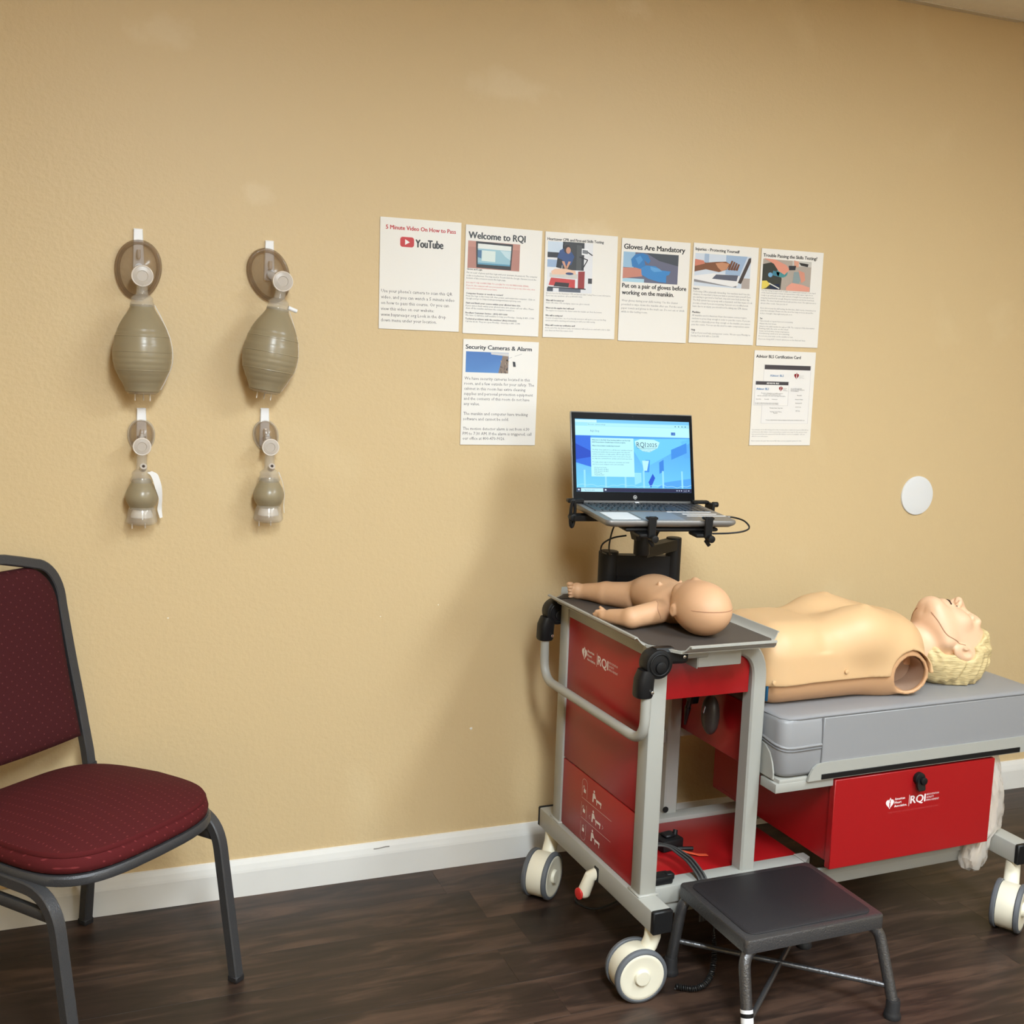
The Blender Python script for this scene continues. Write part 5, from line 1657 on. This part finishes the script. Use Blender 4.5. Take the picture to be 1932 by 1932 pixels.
HS = 1.06
HA = math.radians(25)
HF = np.array([math.sin(HA), 0, math.cos(HA)]); HU = np.array([math.cos(HA), 0, -math.sin(HA)]); HR = np.array([0, 1.0, 0])
HO = np.array([.998, .230, .711])
def to_head(X, Y, Z):
    a, b, c = X - HO[0], Y - HO[1], Z - HO[2]
    return ((a * HR[0] + b * HR[1] + c * HR[2]) / HS, (a * HF[0] + b * HF[1] + c * HF[2]) / HS, (a * HU[0] + b * HU[1] + c * HU[2]) / HS)
def cranium(x, y, z):
    return s_ell(x, y, z, (0, -.014, .034), (.073, .094, .088))
def headf(X, Y, Z):
    x, y, z = to_head(X, Y, Z)
    ax = np.abs(x)
    d = cranium(x, y, z)
    d = smin(d, s_ell(x, y, z, (0, .030, -.030), (.058, .060, .078)), .03)
    d = smin(d, s_cap(ax, y, z, (.050, -.005, -.052), (.020, .058, -.092), .018, .016), .028)
    d = smin(d, s_ell(x, y, z, (0, .066, -.094), (.024, .020, .018)), .016)
    d = smin(d, s_ell(ax, y, z, (.036, .058, -.020), (.022, .020, .020)), .02)          # cheek
    d = smin(d, s_ell(x, y, z, (0, .078, .030), (.046, .014, .012)), .02)               # brow
    d = smax(d, -s_ell(ax, y, z, (.030, .098, .010), (.018, .017, .011)), .012)         # socket
    d = smin(d, s_ell(ax, y, z, (.030, .077, .009), (.0145, .010, .009)), .004)         # lid
    d = smin(d, s_cap(x, y, z, (0, .086, .020), (0, .106, -.018), .0065, .0105), .012)  # nose
    d = smin(d, s_ell(ax, y, z, (.0105, .098, -.022), (.0075, .010, .0075)), .006)
    d = smax(d, -s_ell(ax, y, z, (.0065, .105, -.0285), (.0036, .007, .0036)), .002)
    d = smin(d, s_ell(x, y, z, (0, .084, -.048), (.024, .012, .0075)), .008)
    d = smin(d, s_ell(x, y, z, (0, .082, -.063), (.021, .012, .0075)), .008)
    d = smax(d, -s_ell(x, y, z, (0, .096, -.0555), (.019, .014, .0040)), .002)          # parted lips
    d = smin(d, s_ell(ax, y, z, (.068, -.014, -.004), (.009, .020, .033)), .005)        # ear
    d = smax(d, -s_ell(ax, y, z, (.0795, -.009, -.001), (.0105, .0115, .020)), .002)
    d = smin(d, s_ell(ax, y, z, (.0715, -.004, -.006), (.004, .003, .008)), .002)
    # neck in the cart frame
    nk = s_cap(X, Y, Z, (.985, .232, .700), (.860, .248, .700), .050, .058)
    d = smin(d, nk, .025)
    return np.maximum(np.maximum(d, .835 - X), .6075 - Z)
soft('head', headf, (.83, .13, .59), (1.16, .34, .87), .0026, M_FACE, adult, AB, 1)
def hairf(X, Y, Z):
    x, y, z = to_head(X, Y, Z)
    ax = np.abs(x)
    d = smin(cranium(x, y, z), s_ell(x, y, z, (0, -.045, -.030), (.056, .055, .055)), .03)
    st = np.sin(260 * (z * .75 + y * .55) + 2.4 * np.sin(55 * y - 30 * z) + 1.5 * np.sin(70 * x))
    st2 = np.sin(150 * (z * .8 - y * .2) + 3 * np.sin(38 * y + 60 * x))
    d = d - .0070 - .0016 * st - .0018 * st2
    lim = np.interp(z, [-.10, -.03, .0, .03, .05, .075, .11], [-.034, -.030, -.006, .026, .052, .068, .074])
    lim = lim + .004 * np.sin(90 * z + 40 * ax)
    d = smax(d, y - lim, .006)
    d = smax(d, -.082 - z + .25 * np.maximum(0, y + .03), .006)
    # clear of the ear
    return np.maximum(smax(d, -(s_ell(ax, y, z, (.078, -.006, -.004), (.030, .025, .034))), .004), .6072 - Z)
soft('hair', hairf, (.88, .12, .585), (1.17, .345, .85), .0026, M_HAIR, adult, AB, 0)
k_ = MB()
q = lambda x, y, z: Vector(tuple(HO + HS * (x * HR + y * HF + z * HU))) - AB
qw = lambda x, y, z: HO + HS * (x * HR + y * HF + z * HU)
on = lambda x, y, z, off=0.0: cling(headf, qw(x, y, z), off) - AB
k_.tube([on(.0185 * math.sin(a), .094 - .012 * math.sin(a) ** 2, -.0555, .0004) for a in np.linspace(-PI / 2, PI / 2, 13)], [.0008] + [.0026] * 11 + [.0008], 6)
M_MOUTH = mat('dark mouth', rgb(60, 28, 26), .6)
k_.build('mouth_gap', M_MOUTH, adult)
k_ = MB()
for s in (-1, 1):
    ball(k_, on(.0068 * s, .104, -.0305, -.0004), .0030, 10)
k_.build('nostrils', M_MOUTH, adult)
# jaw seam of the removable face
k_ = MB()
for s in (-1, 1):
    k_.tube([on(a_ * s, b_, c_, .0002) for a_, b_, c_ in [tuple(v_) for v_ in spline([(.0740, .010, -.010), (.0690, .006, -.040), (.0600, .008, -.068), (.048, .028, -.098), (.025, .044, -.112)], 6)]], .0012, 6)
k_.build('jaw_seam', M_SEAM, adult)
# ------------------------------------------------------------------ infant manikin
BB = Vector((.17, .36, .8012))
baby = thing('infant_manikin', 'infant training manikin lying on its back on the cart tray', 'manikin', W(*BB), CTH)
def babyf(X, Y, Z):
    d = s_ell(X, Y, Z, (.182, .157, .863), (.0635, .076, .0620))                     # skull
    d = smin(d, s_ell(X, Y, Z, (.183, .196, .868), (.052, .050, .050)), .02)         # face
    for s in (-1, 1):
        d = smin(d, s_ell(X, Y, Z, (.183 + .026 * s, .215, .893), (.020, .018, .018)), .012)
    d = smin(d, s_ell(X, Y, Z, (.183, .196, .921), (.008, .011, .008)), .008)        # nose
    d = smin(d, s_ell(X, Y, Z, (.183, .216, .913), (.013, .008, .007)), .006)
    d = smin(d, s_ell(X, Y, Z, (.183, .233, .900), (.016, .012, .012)), .012)        # chin
    for s in (-1, 1):
        d = smin(d, s_ell(X, Y, Z, (.182 + .064 * s, .182, .857), (.006, .011, .016)), .004)
        d = smax(d, -s_ell(X, Y, Z, (.182 + .072 * s, .180, .857), (.005, .005, .008)), .002)
    b = s_ell(X, Y, Z, (.186, .300, .846), (.066, .075, .045))
    b = smin(b, s_ell(X, Y, Z, (.187, .375, .850), (.062, .080, .050)), .03)
    b = smin(b, s_ell(X, Y, Z, (.186, .440, .838), (.056, .045, .037)), .02)
    b = smin(b, s_cap(X, Y, Z, (.183, .235, .848), (.185, .275, .845), .032, .040), .02)
    for s in (-1, 1):
        b = smin(b, s_ell(X, Y, Z, (.186 + .030 * s, .312, .892), (.005, .005, .006)), .004)
    d = smin(d, b, .008)
    # left arm (near the handle) and right arm
    a1 = s_cap(X, Y, Z, (.126, .258, .836), (.048, .246, .829), .028, .0245)
    a1 = smin(a1, s_cap(X, Y, Z, (.048, .246, .828), (.022, .300, .822), .023, .0165), .006)
    a1 = smin(a1, s_ell(X, Y, Z, (.012, .318, .820), (.014, .018, .013)), .006)
    for k, (fx, fy, fz) in enumerate(((-.004, .330, .829), (-.006, .336, .822), (-.003, .339, .815), (.004, .340, .810))):
        a1 = smin(a1, s_cap(X, Y, Z, (.008, .324, fz), (fx + .003, fy + .003, fz - .002), .0055, .0042), .002)
    a1 = smin(a1, s_cap(X, Y, Z, (.016, .316, .828), (.010, .334, .836), .005, .0042), .002)
    d = smin(d, a1, .010)
    a2 = s_cap(X, Y, Z, (.246, .262, .836), (.296, .290, .828), .028, .024)
    a2 = smin(a2, s_cap(X, Y, Z, (.296, .290, .827), (.288, .345, .821), .023, .016), .006)
    a2 = smin(a2, s_ell(X, Y, Z, (.284, .364, .819), (.014, .018, .012)), .006)
    for k in range(4):
        a2 = smin(a2, s_cap(X, Y, Z, (.290 - .006 * k, .374, .818), (.292 - .007 * k, .392, .814), .005, .004), .002)
    d = smin(d, a2, .010)
    # legs: the visible one runs straight out with its toes turned up and out
    l1 = s_cap(X, Y, Z, (.156, .436, .834), (.116, .506, .829), .0365, .030)
    l1 = smin(l1, s_cap(X, Y, Z, (.116, .506, .829), (.086, .560, .824), .030, .0215), .006)
    d = smin(d, l1, .006)
    foot = smin(s_cap(X, Y, Z, (.084, .563, .821), (.066, .574, .828), .0185, .0165), s_ell(X, Y, Z, (.066, .573, .823), (.015, .015, .020)), .01)
    for k in range(5):
        foot = smin(foot, s_ell(X, Y, Z, (.0435 + .0012 * k, .5700 + .0010 * k, .8445 - .0086 * k), (.0100 - .0007 * k, .0082 - .0004 * k, .0054 - .0003 * k)), .0008)
    d = smin(d, foot, .004)
    l2 = s_cap(X, Y, Z, (.222, .440, .838), (.256, .520, .832), .038, .032)
    l2 = smin(l2, s_cap(X, Y, Z, (.256, .520, .832), (.262, .588, .827), .031, .022), .006)
    l2 = smin(l2, s_cap(X, Y, Z, (.262, .594, .822), (.266, .604, .846), .019, .016), .006)
    d = smin(d, l2, .006)
    return np.maximum(d, .8012 - Z)
soft('body', babyf, (-.02, .08, .796), (.33, .63, .935), .0029, M_BABY, baby, BB, 1)
k_ = MB()
k_.tube([cling(babyf, (.182 + .0640 * math.cos(a), .157 - .0765 * math.sin(a), .868 + .003 * math.sin(a)), .0001) - BB for a in np.linspace(math.radians(20), math.radians(150), 30)], .0009, 5)
k_.build('head_seam', M_SEAM, baby)
k_ = MB()
k_.tube([cling(babyf, (.112 - .004 * math.sin(3 * a), .250 - .030 * math.cos(a), .838 + .030 * math.sin(a)), .0001) - BB for a in np.linspace(-.5, 1.7, 16)], .0009, 5)
k_.build('arm_seam', M_SEAM, baby)
k_ = MB(); rcyl(k_, Vector((.134, .214, .848)) - BB, Vector((.128, .207, .850)) - BB, .0045, .001, 12); k_.build('button', M_BABY, baby)
k_ = MB(); k_.tube([Vector(p_) - BB for p_ in ((.016, .345, .8025), (-.002, .372, .806), (-.004, .377, .814))], .0022, 6); k_.build('tube_end', M_VALVE, baby)

# ------------------------------------------------------------------ plastic bag hanging behind the drawer
BGB = Vector((1.08, .125, .11))
bg = thing('plastic_bag', 'clear plastic bag of pale cloths hanging behind the red drawer', 'bag', W(*BGB), CTH)
def crumple(name, m, rows, amp, n=48, k=60):
    mb = MB(); rings = []
    zs = [r_[0] for r_ in rows]
    for i in range(k):
        z = zs[0] + (zs[-1] - zs[0]) * i / (k - 1)
        cx, wx, cy, wy = (float(np.interp(z, zs, [r_[j] for r_ in rows])) for j in (1, 2, 3, 4))
        s = i / k
        ring = []
        for j in range(n):
            a = 2 * PI * j / n
            f = 1 + amp * (math.sin(3 * a + 9 * s) * .4 + math.sin(7 * a - 17 * s + 1) * .35 + math.sin(12 * a + 31 * s) * .3)
            ring.append(V(cx + wx * f * math.cos(a), cy + wy * f * math.sin(a), z + .003 * math.sin(5 * a + 19 * s)) - BGB)
        rings.append(ring)
    mb.loops(rings)
    return mb.build(name, m, bg, angle=20)
crumple('film', M_FILM, [(.112, 1.052, .012, .125, .010), (.122, 1.050, .034, .125, .024), (.150, 1.050, .043, .125, .032), (.180, 1.054, .040, .125, .034), (.205, 1.066, .031, .125, .030), (.225, 1.088, .036, .125, .032),
                         (.290, 1.092, .040, .125, .034), (.350, 1.086, .034, .122, .030), (.400, 1.078, .026, .118, .020), (.438, 1.072, .020, .115, .010)], .13)
crumple('cloth', mat('pale folded cloth', rgb(222, 204, 184), .8), [(.128, 1.046, .022, .125, .015), (.165, 1.048, .030, .125, .022), (.205, 1.062, .024, .125, .020), (.235, 1.084, .026, .125, .022), (.320, 1.088, .026, .125, .022), (.385, 1.078, .016, .120, .012)], .20)

# ------------------------------------------------------------------ cables and small things in the cart
SZ = .2005
ad = thing('power_adapter', 'black power adapter block on the red cart shelf', 'adapter', W(.235, .335, SZ), CTH + .15)
MB().box(-.036, .030, -.028, .028, 0, .030, .005, 2).build('body', M_BLACKPL, ad)
MB().box(-.018, .012, -.016, .012, .030, .038, .003, 1).build('plug_cover', M_BLACKPL, ad)
cyl(k_ := MB(), (.022, 0, .028), (.026, .002, .040), .007, .006, 12); k_.build('knob', M_BLACKPL, ad)
sc2 = thing('power_strip_plug', 'black plug lying on the front rail of the cart', 'plug', W(.105, .150, .2115), CTH)
MB().box(-.028, .026, -.016, .018, 0, .020, .004, 2).build('body', M_BLACKPL, sc2)
MB().box(.012, .034, -.010, .010, .006, .022, .003, 1).build('cap', M_BLACKPL, sc2)
cb = thing('cable_bundle', 'bundle of black and grey cables draped from the shelf over the front rail', 'cable', W(.18, .25, SZ), CTH)
cbase = Vector((.18, .25, SZ))
for k in range(5):
    o = (k - 2) * .0048
    pts = [(.085, .290 + o, SZ + .014), (.115, .292 + o, SZ + .030), (.155, .284 + o, SZ + .040), (.190 + o * .6, .255, SZ + .042), (.205 + o, .215, SZ + .036), (.204 + o, .170, .235), (.204 + o, .121, .216), (.204 + o, .112, .180), (.202 + o, .108, .120)]
    MB().tube([Vector(p_) - cbase for p_ in spline(pts, 6)], .0027, 8).build('cable', M_CABLE if k % 2 else M_SLEEVE, cb)
tg = thing('orange_tag', 'orange plastic tag beside the cables on the red shelf', 'tag', W(.27, .265, SZ), CTH)
lr = []
for p_, w in ((Vector((-.028, .022, .010)), .004), (Vector((-.012, .008, .008)), .0055), (Vector((.010, -.004, .004)), .0055), (Vector((.034, -.008, .002)), .005)):
    lr.append([p_ + Vector((0, w, 0)), p_ + Vector((0, w, .0014)), p_ + Vector((0, -w, .0014)), p_ + Vector((0, -w, 0))])
MB().loops(lr).build('strip', M_ORANGE, tg)
k_ = MB(); k_.tube([Vector((-.03, .030, .012)), Vector((.008, .018, .012))], .005, 10); k_.build('connector', M_BLACKPL, tg)
# coiled cord hanging to the floor behind the stool
cc = thing('coiled_cord', 'black coiled cord hanging from the cart down to the floor', 'cord', (1.32, -.70, 0), 0)
ctr = spline([(1.368, -.700, .205), (1.362, -.712, .15), (1.360, -.720, .10), (1.350, -.742, .055), (1.325, -.765, .022), (1.285, -.775, .012), (1.245, -.752, .011)], 10)
cl = []
base_c = Vector((1.32, -.70, 0))
N = 900
for i in range(N + 1):
    s = i / N * (len(ctr) - 1)
    j = min(int(s), len(ctr) - 2); p0 = ctr[j].lerp(ctr[j + 1], s - j)
    tg_ = (ctr[j + 1] - ctr[j]).normalized(); u1 = tg_.cross(Vector((.3, .9, .2))).normalized(); u2 = tg_.cross(u1)
    amp = .0052 * max(0.0, min(1.0, (s / (len(ctr) - 1) - .30) * 8))
    th = i * .42
    cl.append(p0 + (u1 * math.cos(th) + u2 * math.sin(th)) * amp - base_c)
MB().tube(cl, .0021, 5).build('coil', M_CABLE, cc)
# mouse hanging by its cable under the compartment
mo_ = thing('hanging_mouse', 'dark computer mouse hanging inside the cart under the red compartment', 'mouse', W(.330, .330, .50), CTH)
k_ = MB(); ball(k_, (0, -.01, .045), (.020, .030, .052), 20); k_.build('body', mat('dark mouse plastic', rgb(70, 66, 62), .4), mo_)
MB().tube([Vector((-.0195, -.014, .07)), Vector((-.021, -.010, .052))], .003, 8).build('wheel', M_CHROME, mo_)
MB().tube(spline([(0, -.01, .09), (-.01, .0, .12), (-.03, .02, .150)], 6), .002, 8).build('cord', M_CABLE, mo_)
cn_ = thing('hanging_plugs', 'black connector plugs hanging beside the mouse inside the cart', 'plug', W(.300, .400, .48), CTH)
k_ = MB(); k_.box(-.012, .012, -.03, .012, .095, .160, .004, 1, M=Matrix.Rotation(.25, 4, 'X')); k_.build('plug', M_BLACKPL, cn_)
k_ = MB(); k_.tube(spline([(0, -.03, .16), (-.002, -.035, .11), (0, -.022, .07)], 6), .007, 8); k_.tube([(0, -.022, .07), (0, -.012, .02)], [.0085, .003], 10); k_.build('cord', M_CABLE, cn_)
k_ = MB()
for k in range(4):
    k_.box(-.0135, -.0125, -.052 + .010 * k, -.049 + .010 * k, .112 + .006 * k, .124 + .006 * k)
k_.build('pins', M_CHROME, cn_)
# laptop power cord on the right and cable loop under the platform
pc_ = MB().tube(spline([(.176, -.150, -.008), (.196, -.162, -.006), (.214, -.185, -.010), (.214, -.214, -.020), (.190, -.232, -.026), (.150, -.236, -.030), (.110, -.225, -.0335)], 8), .0022, 8).build('power_cord', M_CABLE, lap, label='black power cord')
k_ = MB(); cyl(k_, (.1705, -.148, -.008), (.190, -.158, -.0065), .0042, .0036, 12); k_.build('plug', M_SILVER, pc_, label='silver plug')
lc2 = thing('arm_cable', 'black cable looping under the laptop platform to the swivel arm', 'cable', (1.27, -.33, .93), 0)
b2 = Vector((1.27, -.33, .93))
k_ = MB(); k_.tube([Vector(p_) - b2 for p_ in spline([(1.245, -.350, 1.030), (1.232, -.350, 1.000), (1.228, -.345, .965), (1.243, -.320, .938), (1.262, -.292, .930)], 8)], .0022, 8)
k_.tube([Vector(p_) - b2 for p_ in spline([(1.262, -.37, .992), (1.230, -.36, .985), (1.210, -.345, .968), (1.216, -.325, .945), (1.250, -.285, .930)], 8)], .0022, 8)
k_.build('cable', M_CABLE, lc2)
fc = thing('floor_cable', 'thin dark cable on the floor behind the rear left caster', 'cable', (1.25, -.25, 0), 0)
MB().tube([Vector(p_) - Vector((1.25, -.25, 0)) for p_ in spline([(1.30, -.18, .15), (1.305, -.20, .06), (1.27, -.25, .006), (1.20, -.30, .006), (1.23, -.36, .006), (1.33, -.33, .006)], 8)], .003, 8).build('cable', M_CABLE, fc)

bpy.data.objects.remove(_font_obj, do_unlink=True)
